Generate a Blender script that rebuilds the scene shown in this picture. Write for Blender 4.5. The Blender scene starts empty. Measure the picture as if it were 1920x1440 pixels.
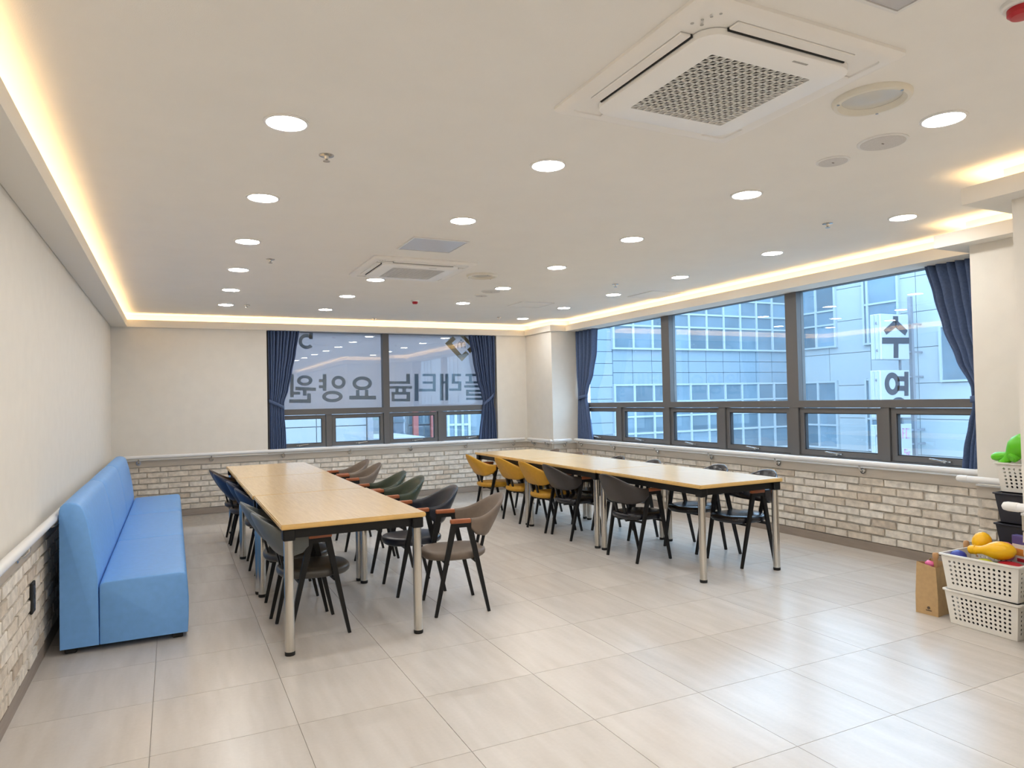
import bpy, bmesh, math, random
from mathutils import Vector, Matrix
random.seed(7)
SC = bpy.context.scene
COL = SC.collection
PI = math.pi

# ------------------------------------------------------------------ camera, world, exposure
cam_d = bpy.data.cameras.new('camera'); cam = bpy.data.objects.new('camera', cam_d); COL.objects.link(cam)
CX, CZ, YAW, PIT, ROLL, FPX = 0.6947, 1.4149, 0.4535, 0.0226, -0.0214, 1307.0
fw = Vector((math.sin(YAW)*math.cos(PIT), math.cos(YAW)*math.cos(PIT), math.sin(PIT)))
rt = Vector((math.cos(YAW), -math.sin(YAW), 0)); up = rt.cross(fw)
r2 = rt*math.cos(ROLL) + up*math.sin(ROLL); u2 = -rt*math.sin(ROLL) + up*math.cos(ROLL)
M = Matrix((r2, u2, -fw)).transposed().to_4x4(); M.translation = (CX, 0, CZ)
cam.matrix_world = M
cam_d.sensor_fit = 'HORIZONTAL'; cam_d.sensor_width = 36.0; cam_d.lens = FPX/1920*36.0
cam_d.clip_start = 0.05; cam_d.clip_end = 300
SC.camera = cam

SKY = (0.50, 0.73, 1.0); SKY_STRENGTH = 8.1
LAMP_STRENGTH = 86.0; LAMP_COL = (1.0, 0.975, 0.94)
LED_STRENGTH = 14.5; LED_COL = (1.0, 0.65, 0.30)
w = bpy.data.worlds.new('world'); SC.world = w; w.use_nodes = True
w.node_tree.nodes['Background'].inputs[0].default_value = (*SKY, 1)
w.node_tree.nodes['Background'].inputs[1].default_value = SKY_STRENGTH
vs = SC.view_settings
vs.view_transform = 'Standard'; vs.look = 'None'; vs.exposure = 0.2; vs.gamma = 1.0; vs.use_curve_mapping = False

# ------------------------------------------------------------------ room numbers (metres)
YB = 10.083          # back wall
XR = 6.283           # window wall on the right
HS = 2.444           # soffit underside
HC = 2.62            # ceiling
LIPH = 2.537         # top of the cove lip
BRT = 0.655          # brick top
CAPT = 0.748         # top of the plain band above the bricks
XC1, YC1 = 5.828, 3.02     # first column on the right
XC2, YC2 = 4.81, 2.19      # second column
XCB, YCB = 5.87, 9.23      # back right column
YREAR = -5.0

# ------------------------------------------------------------------ materials
def nodes_of(name):
    m = bpy.data.materials.new(name); m.use_nodes = True
    return m, m.node_tree, m.node_tree.nodes['Principled BSDF']
def mat(name, col, rough=0.5, metal=0.0, noise=0.0, nscale=20.0, bump=0.0, bscale=200.0, spec=0.5, coat=0.0, stretch=None, objrand=0.0):
    m, t, b = nodes_of(name); N = t.nodes; Lk = t.links
    b.inputs['Roughness'].default_value = rough; b.inputs['Metallic'].default_value = metal
    b.inputs['Specular IOR Level'].default_value = spec; b.inputs['Coat Weight'].default_value = coat
    b.inputs['Base Color'].default_value = (*col, 1)
    tc = N.new('ShaderNodeTexCoord')
    if noise or objrand:
        mp = N.new('ShaderNodeMapping'); mp.inputs['Scale'].default_value = stretch or (1, 1, 1)
        Lk.new(tc.outputs['Object'], mp.inputs['Vector'])
        nz = N.new('ShaderNodeTexNoise'); nz.inputs['Scale'].default_value = nscale; nz.inputs['Detail'].default_value = 5
        Lk.new(mp.outputs[0], nz.inputs['Vector'])
        mr = N.new('ShaderNodeMapRange'); mr.inputs[1].default_value = 0.3; mr.inputs[2].default_value = 0.7
        mr.inputs[3].default_value = 1-noise; mr.inputs[4].default_value = 1+noise
        Lk.new(nz.outputs['Fac'], mr.inputs[0])
        out = mr.outputs[0]
        if objrand:
            oi = N.new('ShaderNodeObjectInfo'); m2 = N.new('ShaderNodeMapRange')
            m2.inputs[3].default_value = 1-objrand; m2.inputs[4].default_value = 1+objrand
            Lk.new(oi.outputs['Random'], m2.inputs[0])
            mu = N.new('ShaderNodeMath'); mu.operation = 'MULTIPLY'
            Lk.new(out, mu.inputs[0]); Lk.new(m2.outputs[0], mu.inputs[1]); out = mu.outputs[0]
        vm = N.new('ShaderNodeVectorMath'); vm.operation = 'SCALE'; vm.inputs[0].default_value = col
        Lk.new(out, vm.inputs['Scale']); Lk.new(vm.outputs[0], b.inputs['Base Color'])
    if bump:
        n2 = N.new('ShaderNodeTexNoise'); n2.inputs['Scale'].default_value = bscale; n2.inputs['Detail'].default_value = 3
        Lk.new(tc.outputs['Object'], n2.inputs['Vector'])
        bp = N.new('ShaderNodeBump'); bp.inputs['Strength'].default_value = bump; bp.inputs['Distance'].default_value = 0.002
        Lk.new(n2.outputs['Fac'], bp.inputs['Height']); Lk.new(bp.outputs[0], b.inputs['Normal'])
    return m
def emit(name, col, strength):
    m = bpy.data.materials.new(name); m.use_nodes = True; t = m.node_tree
    t.nodes.remove(t.nodes['Principled BSDF'])
    e = t.nodes.new('ShaderNodeEmission'); e.inputs[0].default_value = (*col, 1); e.inputs[1].default_value = strength
    t.links.new(e.outputs[0], t.nodes['Material Output'].inputs[0]); return m
def glass(name, tint):
    m = bpy.data.materials.new(name); m.use_nodes = True; t = m.node_tree; N = t.nodes; Lk = t.links
    N.remove(N['Principled BSDF'])
    lw = N.new('ShaderNodeLayerWeight')
    p = N.new('ShaderNodeMath'); p.operation = 'POWER'; p.inputs[1].default_value = 5; Lk.new(lw.outputs['Facing'], p.inputs[0])
    a = N.new('ShaderNodeMath'); a.operation = 'MULTIPLY_ADD'; a.inputs[1].default_value = 0.93; a.inputs[2].default_value = 0.07
    Lk.new(p.outputs[0], a.inputs[0])
    tr = N.new('ShaderNodeBsdfTransparent'); tr.inputs[0].default_value = (*tint, 1)
    gl = N.new('ShaderNodeBsdfGlossy'); gl.inputs['Roughness'].default_value = 0.0
    mx = N.new('ShaderNodeMixShader'); Lk.new(a.outputs[0], mx.inputs[0]); Lk.new(tr.outputs[0], mx.inputs[1]); Lk.new(gl.outputs[0], mx.inputs[2])
    Lk.new(mx.outputs[0], N['Material Output'].inputs[0]); return m
def floor_mat():
    m, t, b = nodes_of('floor_tile'); N = t.nodes; Lk = t.links
    g = N.new('ShaderNodeNewGeometry'); oi = N.new('ShaderNodeObjectInfo')
    off = N.new('ShaderNodeVectorMath'); off.operation = 'SCALE'; off.inputs[0].default_value = (37, 19, 53); Lk.new(oi.outputs['Random'], off.inputs['Scale'])
    ad = N.new('ShaderNodeVectorMath'); ad.operation = 'ADD'; Lk.new(g.outputs['Position'], ad.inputs[0]); Lk.new(off.outputs[0], ad.inputs[1])
    mp = N.new('ShaderNodeMapping'); mp.inputs['Scale'].default_value = (7, 0.9, 1); mp.inputs['Rotation'].default_value = (0, 0, 0.12); Lk.new(ad.outputs[0], mp.inputs[0])
    n1 = N.new('ShaderNodeTexNoise'); n1.inputs['Scale'].default_value = 2.2; n1.inputs['Detail'].default_value = 6; Lk.new(mp.outputs[0], n1.inputs['Vector'])
    n2 = N.new('ShaderNodeTexNoise'); n2.inputs['Scale'].default_value = 60; n2.inputs['Detail'].default_value = 3; Lk.new(ad.outputs[0], n2.inputs['Vector'])
    cr = N.new('ShaderNodeValToRGB'); e = cr.color_ramp.elements
    e[0].position = .28; e[0].color = (.525, .485, .44, 1); e[1].position = .72; e[1].color = (.595, .56, .52, 1)
    Lk.new(n1.outputs['Fac'], cr.inputs[0])
    r1 = N.new('ShaderNodeMapRange'); r1.inputs[3].default_value = .95; r1.inputs[4].default_value = 1.05; Lk.new(oi.outputs['Random'], r1.inputs[0])
    r3 = N.new('ShaderNodeMapRange'); r3.inputs[3].default_value = .96; r3.inputs[4].default_value = 1.04; Lk.new(n2.outputs['Fac'], r3.inputs[0])
    mu = N.new('ShaderNodeMath'); mu.operation = 'MULTIPLY'; Lk.new(r1.outputs[0], mu.inputs[0]); Lk.new(r3.outputs[0], mu.inputs[1])
    sc = N.new('ShaderNodeVectorMath'); sc.operation = 'SCALE'; Lk.new(cr.outputs[0], sc.inputs[0]); Lk.new(mu.outputs[0], sc.inputs['Scale'])
    Lk.new(sc.outputs[0], b.inputs['Base Color'])
    b.inputs['Roughness'].default_value = .27; b.inputs['Specular IOR Level'].default_value = .5
    return m
def brick_mat():
    m, t, b = nodes_of('brick'); N = t.nodes; Lk = t.links
    oi = N.new('ShaderNodeObjectInfo'); g = N.new('ShaderNodeNewGeometry')
    cr = N.new('ShaderNodeValToRGB'); cr.color_ramp.interpolation = 'LINEAR'
    e = cr.color_ramp.elements; e[0].position = 0; e[0].color = (.55, .465, .375, 1); e[1].position = 1; e[1].color = (.74, .69, .615, 1)
    for p, c in ((.12, (.65, .575, .48)), (.4, (.71, .64, .55)), (.62, (.68, .625, .55)), (.8, (.77, .715, .635))):
        k = e.new(p); k.color = (*c, 1)
    Lk.new(oi.outputs['Random'], cr.inputs[0])
    n = N.new('ShaderNodeTexNoise'); n.inputs['Scale'].default_value = 18; n.inputs['Detail'].default_value = 7; Lk.new(g.outputs['Position'], n.inputs['Vector'])
    r = N.new('ShaderNodeMapRange'); r.inputs[1].default_value = .3; r.inputs[2].default_value = .7; r.inputs[3].default_value = .8; r.inputs[4].default_value = 1.15; Lk.new(n.outputs['Fac'], r.inputs[0])
    s = N.new('ShaderNodeVectorMath'); s.operation = 'SCALE'; Lk.new(cr.outputs[0], s.inputs[0]); Lk.new(r.outputs[0], s.inputs['Scale'])
    Lk.new(s.outputs[0], b.inputs['Base Color']); b.inputs['Roughness'].default_value = .85
    n2 = N.new('ShaderNodeTexNoise'); n2.inputs['Scale'].default_value = 90; n2.inputs['Detail'].default_value = 5; Lk.new(g.outputs['Position'], n2.inputs['Vector'])
    bp = N.new('ShaderNodeBump'); bp.inputs['Strength'].default_value = .6; bp.inputs['Distance'].default_value = .004
    Lk.new(n2.outputs['Fac'], bp.inputs['Height']); Lk.new(bp.outputs[0], b.inputs['Normal'])
    return m
def banner_mat(name, dif, trl, clear):
    m = bpy.data.materials.new(name); m.use_nodes = True; t = m.node_tree; N = t.nodes; Lk = t.links
    N.remove(N['Principled BSDF'])
    d = N.new('ShaderNodeBsdfDiffuse'); d.inputs[0].default_value = (*dif, 1)
    tl = N.new('ShaderNodeBsdfTranslucent'); tl.inputs[0].default_value = (*trl, 1)
    tp = N.new('ShaderNodeBsdfTransparent')
    a = N.new('ShaderNodeMixShader'); a.inputs[0].default_value = .6; Lk.new(d.outputs[0], a.inputs[1]); Lk.new(tl.outputs[0], a.inputs[2])
    c = N.new('ShaderNodeMixShader'); c.inputs[0].default_value = clear; Lk.new(a.outputs[0], c.inputs[1]); Lk.new(tp.outputs[0], c.inputs[2])
    Lk.new(c.outputs[0], N['Material Output'].inputs[0]); return m

MT = {}
MT['wall'] = mat('wall_paint', (.78, .745, .68), .8, noise=.02, nscale=8, bump=.25, bscale=350)
MT['ceil'] = mat('ceiling_paint', (.87, .85, .81), .85, noise=.012, nscale=4, bump=.2, bscale=260)
MT['cove'] = mat('cove_paint', (.80, .77, .71), .8)
MT['floor'] = floor_mat()
MT['joint'] = mat('floor_joint', (.34, .31, .275), .8, noise=.1)
MT['brick'] = brick_mat()
MT['mortar'] = mat('mortar', (.55, .515, .46), .95, noise=.12, nscale=30, bump=.6, bscale=120)
MT['cap'] = mat('cap_band', (.53, .47, .395), .6, noise=.05, nscale=5, stretch=(1, 1, 8))
MT['base'] = mat('baseboard', (.30, .25, .21), .5, noise=.08, nscale=6, stretch=(1, 1, 10))
MT['white'] = mat('white_plastic', (.80, .79, .77), .4)
MT['rail'] = mat('rail_vinyl', (.80, .80, .80), .32)
MT['chrome'] = mat('chrome', (.62, .61, .59), .22, metal=1.0)
MT['steel'] = mat('brushed_steel', (.62, .59, .54), .2, metal=1.0, noise=.08, nscale=40, stretch=(1, 1, .05))
MT['frame'] = mat('window_frame', (.125, .12, .118), .45)
MT['gasket'] = mat('window_gasket', (.025, .025, .027), .6)
MT['glass'] = glass('window_glass', (.95, .975, .98))
MT['curtain'] = mat('curtain_cloth', (.10, .142, .255), .9, noise=.1, nscale=60, bump=.5, bscale=700, spec=.1)
MT['sofa'] = mat('blue_vinyl', (.175, .405, .82), .45, noise=.04, nscale=25, bump=.12, bscale=500, spec=.35)
MT['wood_top'] = mat('beech_laminate', (.71, .535, .32), .24, noise=.06, nscale=6, stretch=(14, 1, 1))
MT['wood_edge'] = mat('beech_edge', (.70, .45, .16), .4, noise=.05)
MT['black'] = mat('black_steel', (.006, .006, .0065), .45, spec=.3)
MT['rubber'] = mat('black_rubber', (.01, .01, .01), .7)
MT['arm'] = mat('stained_wood', (.34, .10, .035), .4, noise=.25, nscale=12, stretch=(1, 8, 8))
for n, c, r in (('taupe', (.155, .118, .09), .5), ('navy', (.012, .015, .026), .3), ('green', (.032, .046, .028), .33), ('blue', (.011, .019, .048), .4),
                ('grey', (.13, .142, .142), .42), ('yellow', (.52, .27, .018), .48), ('charcoal', (.034, .028, .027), .42), ('jet', (.012, .012, .017), .22),
                ('brown', (.07, .048, .036), .42), ('olive', (.055, .05, .044), .35)):
    MT[n] = mat(n+'_leather', c, r, noise=.06, nscale=30, bump=.12, bscale=400)
MT['lamp'] = emit('lamp_lens', LAMP_COL, LAMP_STRENGTH)
MT['led'] = emit('led_tape', LED_COL, LED_STRENGTH)
MT['ac'] = mat('ac_plastic', (.88, .86, .825), .45)
MT['acpanel'] = mat('ac_panel', (.93, .925, .91), .4)
MT['dark'] = mat('dark_void', (.02, .02, .02), .9)
MT['slat'] = mat('grille_inner', (.075, .075, .068), .9)
MT['greymesh'] = mat('speaker_mesh', (.64, .62, .60), .7, noise=.1, nscale=300)
MT['red'] = mat('red_plastic', (.45, .01, .02), .35)
MT['hatch'] = mat('hatch_panel', (.55, .54, .55), .5)
MT['frost'] = mat('frosted_panel', (.66, .66, .68), .15)
MT['reflector'] = mat('lamp_reflector', (.78, .74, .64), .35)
MT['lens_off'] = mat('unlit_lens', (.66, .64, .58), .12)
MT['basket'] = mat('basket_plastic', (.80, .775, .72), .42)
MT['bin'] = mat('black_bin_plastic', (.02, .02, .03), .45)
MT['kraft'] = mat('kraft_paper', (.50, .33, .16), .75, noise=.06, nscale=40)
MT['bundle'] = mat('dark_mixed_cloth', (.055, .05, .055), .9, noise=.7, nscale=14)
MT['ytoy'] = mat('yellow_toy', (.90, .50, .005), .3)
MT['gtoy'] = mat('green_toy', (.12, .58, .01), .3)
MT['rtoy'] = mat('red_toy', (.50, .02, .04), .4)
MT['btoy'] = mat('blue_toy', (.03, .05, .35), .35)
MT['ptoy'] = mat('pink_toy', (.85, .18, .40), .35)
MT['ltoy'] = mat('lime_toy', (.55, .60, .05), .4)
MT['dgtoy'] = mat('dark_green_toy', (.02, .12, .05), .4)
MT['peg'] = mat('peg_wood', (.52, .29, .13), .5, noise=.1, nscale=15)
MT['purple'] = mat('purple_print', (.09, .07, .25), .4)
MT['card'] = mat('white_card', (.75, .71, .68), .5)
MT['orange'] = mat('orange_print', (.70, .28, .05), .5)
MT['print'] = mat('dark_print', (.09, .06, .04), .7)
MT['iconprint'] = mat('grey_print', (.42, .41, .39), .6)
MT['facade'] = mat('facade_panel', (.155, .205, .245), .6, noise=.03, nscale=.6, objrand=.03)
MT['facadeb'] = mat('facade_panel_lit', (.24, .275, .295), .6, noise=.03, nscale=.6, objrand=.02)  # brighter copy of facade_panel; this wing's stronger light is put into its colour
MT['facjoint'] = mat('facade_joint', (.115, .155, .185), .8)
MT['facframe'] = mat('facade_window_frame', (.26, .30, .325), .5)
MT['facglass'] = mat('facade_glass', (.105, .15, .185), .12, noise=.15, nscale=1.2, objrand=.3, spec=.7)
MT['pole'] = mat('galvanised_pole', (.15, .16, .18), .5)
MT['signwhite'] = mat('sign_face', (.30, .32, .34), .45)
MT['signink'] = mat('sign_ink', (.03, .033, .045), .6)
MT['signpink'] = mat('sign_pink', (.40, .18, .30), .6)
MT['redfac'] = mat('red_cladding', (.50, .16, .14), .6)
MT['tower'] = mat('tower_cladding', (.19, .225, .27), .3)
MT['ground'] = mat('street', (.45, .44, .42), .9, noise=.1, nscale=.3)
MT['cpanel'] = mat('pale_panel', (.195, .215, .23), .6, noise=.03, nscale=.6, objrand=.03)
MT['banner'] = banner_mat('banner_film', (.55, .54, .60), (.62, .56, .56), .025)
MT['bannerink'] = banner_mat('banner_ink', (.28, .37, .48), (.35, .43, .48), .0)
MT['bannergold'] = banner_mat('banner_gold', (.42, .36, .24), (.50, .38, .22), .04)

# ------------------------------------------------------------------ mesh helpers
class MB:
    def __init__(s): s.v = []; s.f = []; s.m = []
    def add(s, vs, fs, mi=0):
        o = len(s.v); s.v += [tuple(p) for p in vs]
        for f in fs: s.f.append(tuple(o+i for i in f)); s.m.append(mi)
        return s
    def box(s, x0, x1, y0, y1, z0, z1, mi=0):
        vs = [(x, y, z) for z in (z0, z1) for x, y in ((x0, y0), (x1, y0), (x1, y1), (x0, y1))]
        return s.add(vs, [(3, 2, 1, 0), (4, 5, 6, 7), (0, 1, 5, 4), (1, 2, 6, 5), (2, 3, 7, 6), (3, 0, 4, 7)], mi)
    def rbox(s, x0, x1, y0, y1, z0, z1, r=.005, seg=2, mi=0):
        bm = bmesh.new(); bmesh.ops.create_cube(bm, size=1)
        for v in bm.verts: v.co = Vector(((x0+x1)/2+v.co.x*(x1-x0), (y0+y1)/2+v.co.y*(y1-y0), (z0+z1)/2+v.co.z*(z1-z0)))
        bmesh.ops.bevel(bm, geom=list(bm.edges), offset=r, segments=seg, profile=.5, affect='EDGES')
        return s.from_bm(bm, mi)
    def from_bm(s, bm, mi=0):
        bm.verts.index_update(); s.add([v.co[:] for v in bm.verts], [[v.index for v in f.verts] for f in bm.faces], mi); bm.free(); return s
    def bar(s, p0, p1, a0, b0, a1=None, b1=None, upv=(0, 1, 0), mi=0):
        a1 = a0 if a1 is None else a1; b1 = b0 if b1 is None else b1
        p0 = Vector(p0); p1 = Vector(p1); d = (p1-p0).normalized(); y = Vector(upv); x = y.cross(d)
        if x.length < 1e-4: x = Vector((1, 0, 0)).cross(d)
        x.normalize(); y = d.cross(x)
        vs = []
        for p, a, b in ((p0, a0, b0), (p1, a1, b1)):
            vs += [p+x*sx*a/2+y*sy*b/2 for sx, sy in ((-1, -1), (1, -1), (1, 1), (-1, 1))]
        return s.add(vs, [(3, 2, 1, 0), (4, 5, 6, 7), (0, 1, 5, 4), (1, 2, 6, 5), (2, 3, 7, 6), (3, 0, 4, 7)], mi)
    def tube(s, pts, r, n=12, mi=0, caps=True):
        pts = [Vector(p) for p in pts]; rs = r if isinstance(r, (list, tuple)) else [r]*len(pts)
        o = len(s.v); prev = None
        for i, p in enumerate(pts):
            d = (pts[min(i+1, len(pts)-1)]-pts[max(i-1, 0)]).normalized()
            a = Vector((0, 0, 1)) if abs(d.z) < .9 else Vector((1, 0, 0))
            if prev is not None: a = prev
            x = (a - d*a.dot(d)).normalized(); y = d.cross(x); prev = x
            s.v += [tuple(p+(x*math.cos(2*PI*k/n)+y*math.sin(2*PI*k/n))*rs[i]) for k in range(n)]
        for i in range(len(pts)-1):
            for k in range(n):
                s.f.append((o+i*n+k, o+i*n+(k+1) % n, o+(i+1)*n+(k+1) % n, o+(i+1)*n+k)); s.m.append(mi)
        if caps:
            s.f.append(tuple(o+k for k in reversed(range(n)))); s.m.append(mi)
            s.f.append(tuple(o+(len(pts)-1)*n+k for k in range(n))); s.m.append(mi)
        return s
    def lathe(s, prof, c=(0, 0, 0), n=32, mi=0, sx=1, sy=1):
        o = len(s.v); k = len(prof)
        for r, z in prof: s.v += [(c[0]+r*sx*math.cos(2*PI*i/n), c[1]+r*sy*math.sin(2*PI*i/n), c[2]+z) for i in range(n)]
        for j in range(k-1):
            for i in range(n):
                s.f.append((o+j*n+i, o+j*n+(i+1) % n, o+(j+1)*n+(i+1) % n, o+(j+1)*n+i)); s.m.append(mi)
        s.f.append(tuple(o+i for i in reversed(range(n)))); s.m.append(mi)
        s.f.append(tuple(o+(k-1)*n+i for i in range(n))); s.m.append(mi)
        return s
    def prism(s, poly, axis, a0, a1, mi=0):
        n = len(poly)
        def P(q, a): return {'x': (a, q[0], q[1]), 'y': (q[0], a, q[1]), 'z': (q[0], q[1], a)}[axis]
        return s.add([P(q, a0) for q in poly]+[P(q, a1) for q in poly],
                     [tuple(range(n)), tuple(n+i for i in reversed(range(n)))]+[(i, n+i, n+(i+1) % n, (i+1) % n) for i in range(n)], mi)
    def xf(s, mtx, start=0):
        for i in range(start, len(s.v)): s.v[i] = tuple(mtx @ Vector(s.v[i]))
        return s
    def mesh(s, name, mats, smooth=False, sharp=35):
        me = bpy.data.meshes.new(name); me.from_pydata(s.v, [], s.f)
        for m in (mats if isinstance(mats, (list, tuple)) else [mats]): me.materials.append(MT[m] if isinstance(m, str) else m)
        me.polygons.foreach_set('material_index', s.m)
        bm = bmesh.new(); bm.from_mesh(me); bmesh.ops.recalc_face_normals(bm, faces=bm.faces)
        if smooth:
            for f in bm.faces: f.smooth = True
            for e in bm.edges:
                if len(e.link_faces) == 2 and e.calc_face_angle(0) > math.radians(sharp): e.smooth = False
        bm.to_mesh(me); bm.free(); me.update(); return me
    def build(s, name, mats, parent=None, smooth=False, sharp=35, loc=None): return put(name, s.mesh(name, mats, smooth, sharp), parent, loc)

def put(name, me, parent=None, loc=None, rot=None):
    o = bpy.data.objects.new(name, me); COL.objects.link(o)
    if parent is not None: o.parent = parent
    if loc is not None: o.location = loc
    if rot is not None: o.rotation_euler = rot
    return o
def tag(o, label, cat, group=None):
    o['label'] = label; o['category'] = cat
    if group: o['group'] = group
    return o
def thing(name, label, cat, loc=(0, 0, 0), rz=0, group=None):
    o = put(name, None, None, loc, (0, 0, rz)); o.empty_display_size = .1
    return tag(o, label, cat, group)
def struct(o, label=None):
    o['kind'] = 'structure'
    if label: o['label'] = label
    return o
def sempty(name, label, loc=(0, 0, 0)):
    return struct(put(name, None, None, loc), label)
def ring_poly(c, ro, ri, a0, a1, n=28):
    full = abs(a1-a0) >= 359.9; k = n if full else n+1
    an = [math.radians(a0+(a1-a0)*i/n) for i in range(k)]
    return [(c[0]+ro[0]*math.cos(t), c[1]+ro[1]*math.sin(t)) for t in an], [(c[0]+ri[0]*math.cos(t), c[1]+ri[1]*math.sin(t)) for t in an], full
def strokes(shapes, y0, y1):
    mb = MB()
    for sh in shapes:
        if sh[0] == 'P': mb.prism(sh[1], 'y', y0, y1)
        else:
            A, B, full = ring_poly(*sh[1:]); n = len(A); o = len(mb.v)
            for y in (y0, y1): mb.v += [(p[0], y, p[1]) for p in A]+[(p[0], y, p[1]) for p in B]
            m = n if full else n-1
            for i in range(m):
                j = (i+1) % n
                for q in ((i, j, n+j, n+i), (2*n+i, 3*n+i, 3*n+j, 2*n+j), (i, 2*n+i, 2*n+j, j), (n+i, n+j, 3*n+j, 3*n+i)):
                    mb.f.append(tuple(o+t for t in q)); mb.m.append(0)
    return mb
SIGN_LETTERS = [('five', [('P', [(2.475, 2.464), (2.527, 2.466), (2.526, 2.354), (2.473, 2.353)]), ('R', (2.437, 2.316), (0.113, 0.108), (0.065, 0.061), 38, 318)]), ('won', [('P', [(2.203, 1.847), (2.251, 1.847), (2.246, 1.518), (2.198, 1.519)]), ('R', (2.403, 1.754), (0.108, 0.075), (0.058, 0.034), 0, 360), ('P', [(2.271, 1.667), (2.559, 1.649), (2.558, 1.601), (2.27, 1.618)]), ('P', [(2.376, 1.611), (2.425, 1.61), (2.424, 1.538), (2.375, 1.539)]), ('P', [(2.248, 1.596), (2.336, 1.595), (2.335, 1.553), (2.247, 1.555)]), ('P', [(2.433, 1.57), (2.487, 1.569), (2.486, 1.477), (2.432, 1.478)]), ('P', [(2.185, 1.488), (2.486, 1.482), (2.485, 1.431), (2.184, 1.438)])]), ('yang', [('P', [(2.659, 1.845), (2.711, 1.845), (2.707, 1.603), (2.655, 1.604)]), ('P', [(2.603, 1.771), (2.658, 1.771), (2.658, 1.729), (2.602, 1.73)]), ('P', [(2.602, 1.685), (2.657, 1.685), (2.656, 1.641), (2.601, 1.642)]), ('R', (2.884, 1.725), (0.103, 0.096), (0.054, 0.049), 0, 360), ('R', (2.793, 1.518), (0.149, 0.084), (0.093, 0.037), 0, 360)]), ('yo', [('R', (3.234, 1.707), (0.146, 0.103), (0.094, 0.052), 0, 360), ('P', [(3.139, 1.61), (3.189, 1.609), (3.188, 1.521), (3.137, 1.522)]), ('P', [(3.273, 1.608), (3.323, 1.607), (3.321, 1.519), (3.271, 1.519)]), ('P', [(3.038, 1.525), (3.438, 1.518), (3.438, 1.464), (3.037, 1.471)])]), ('num', [('P', [(3.913, 1.846), (3.973, 1.846), (3.971, 1.728), (3.911, 1.729)]), ('P', [(3.647, 1.733), (3.971, 1.73), (3.97, 1.692), (3.647, 1.695)]), ('P', [(3.646, 1.661), (4.003, 1.657), (4.002, 1.618), (3.645, 1.622)]), ('P', [(3.74, 1.623), (3.79, 1.623), (3.789, 1.57), (3.739, 1.571)]), ('P', [(3.85, 1.622), (3.906, 1.621), (3.905, 1.568), (3.849, 1.569)]), ('P', [(3.679, 1.574), (3.724, 1.573), (3.721, 1.429), (3.677, 1.43)]), ('P', [(3.915, 1.57), (3.971, 1.569), (3.968, 1.424), (3.912, 1.425)]), ('P', [(3.724, 1.573), (3.915, 1.57), (3.914, 1.528), (3.723, 1.531)]), ('P', [(3.722, 1.468), (3.913, 1.465), (3.912, 1.425), (3.721, 1.429)])]), ('ti', [('P', [(4.047, 1.846), (4.109, 1.846), (4.101, 1.427), (4.039, 1.428)]), ('P', [(4.342, 1.808), (4.39, 1.808), (4.386, 1.61), (4.338, 1.611)]), ('P', [(4.176, 1.845), (4.39, 1.845), (4.39, 1.808), (4.175, 1.809)]), ('P', [(4.174, 1.727), (4.341, 1.725), (4.34, 1.691), (4.173, 1.692)]), ('P', [(4.115, 1.614), (4.386, 1.61), (4.385, 1.57), (4.114, 1.574)])]), ('rae', [('P', [(4.459, 1.845), (4.517, 1.844), (4.509, 1.428), (4.451, 1.43)]), ('P', [(4.549, 1.844), (4.603, 1.844), (4.594, 1.427), (4.541, 1.428)]), ('P', [(4.515, 1.729), (4.547, 1.729), (4.546, 1.692), (4.514, 1.692)]), ('P', [(4.657, 1.844), (4.814, 1.844), (4.813, 1.806), (4.656, 1.807)]), ('P', [(4.656, 1.807), (4.71, 1.806), (4.708, 1.725), (4.654, 1.725)]), ('P', [(4.654, 1.725), (4.817, 1.724), (4.816, 1.686), (4.653, 1.688)]), ('P', [(4.761, 1.687), (4.816, 1.686), (4.814, 1.61), (4.76, 1.611)]), ('P', [(4.609, 1.613), (4.814, 1.61), (4.813, 1.575), (4.608, 1.577)])]), ('peul', [('P', [(4.89, 1.843), (5.212, 1.842), (5.211, 1.804), (4.889, 1.806)]), ('P', [(4.888, 1.723), (5.209, 1.721), (5.209, 1.686), (4.887, 1.689)]), ('P', [(4.95, 1.805), (4.999, 1.805), (4.998, 1.722), (4.948, 1.723)]), ('P', [(5.088, 1.805), (5.138, 1.805), (5.137, 1.721), (5.086, 1.722)]), ('P', [(4.864, 1.662), (5.231, 1.659), (5.23, 1.62), (4.864, 1.625)]), ('P', [(4.896, 1.589), (5.206, 1.585), (5.206, 1.549), (4.895, 1.553)]), ('P', [(4.895, 1.553), (4.944, 1.552), (4.944, 1.529), (4.894, 1.53)]), ('P', [(4.894, 1.53), (5.205, 1.525), (5.204, 1.487), (4.894, 1.492)]), ('P', [(5.154, 1.488), (5.204, 1.487), (5.203, 1.456), (5.153, 1.457)]), ('P', [(4.893, 1.462), (5.203, 1.456), (5.203, 1.422), (4.892, 1.428)])])]
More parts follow.
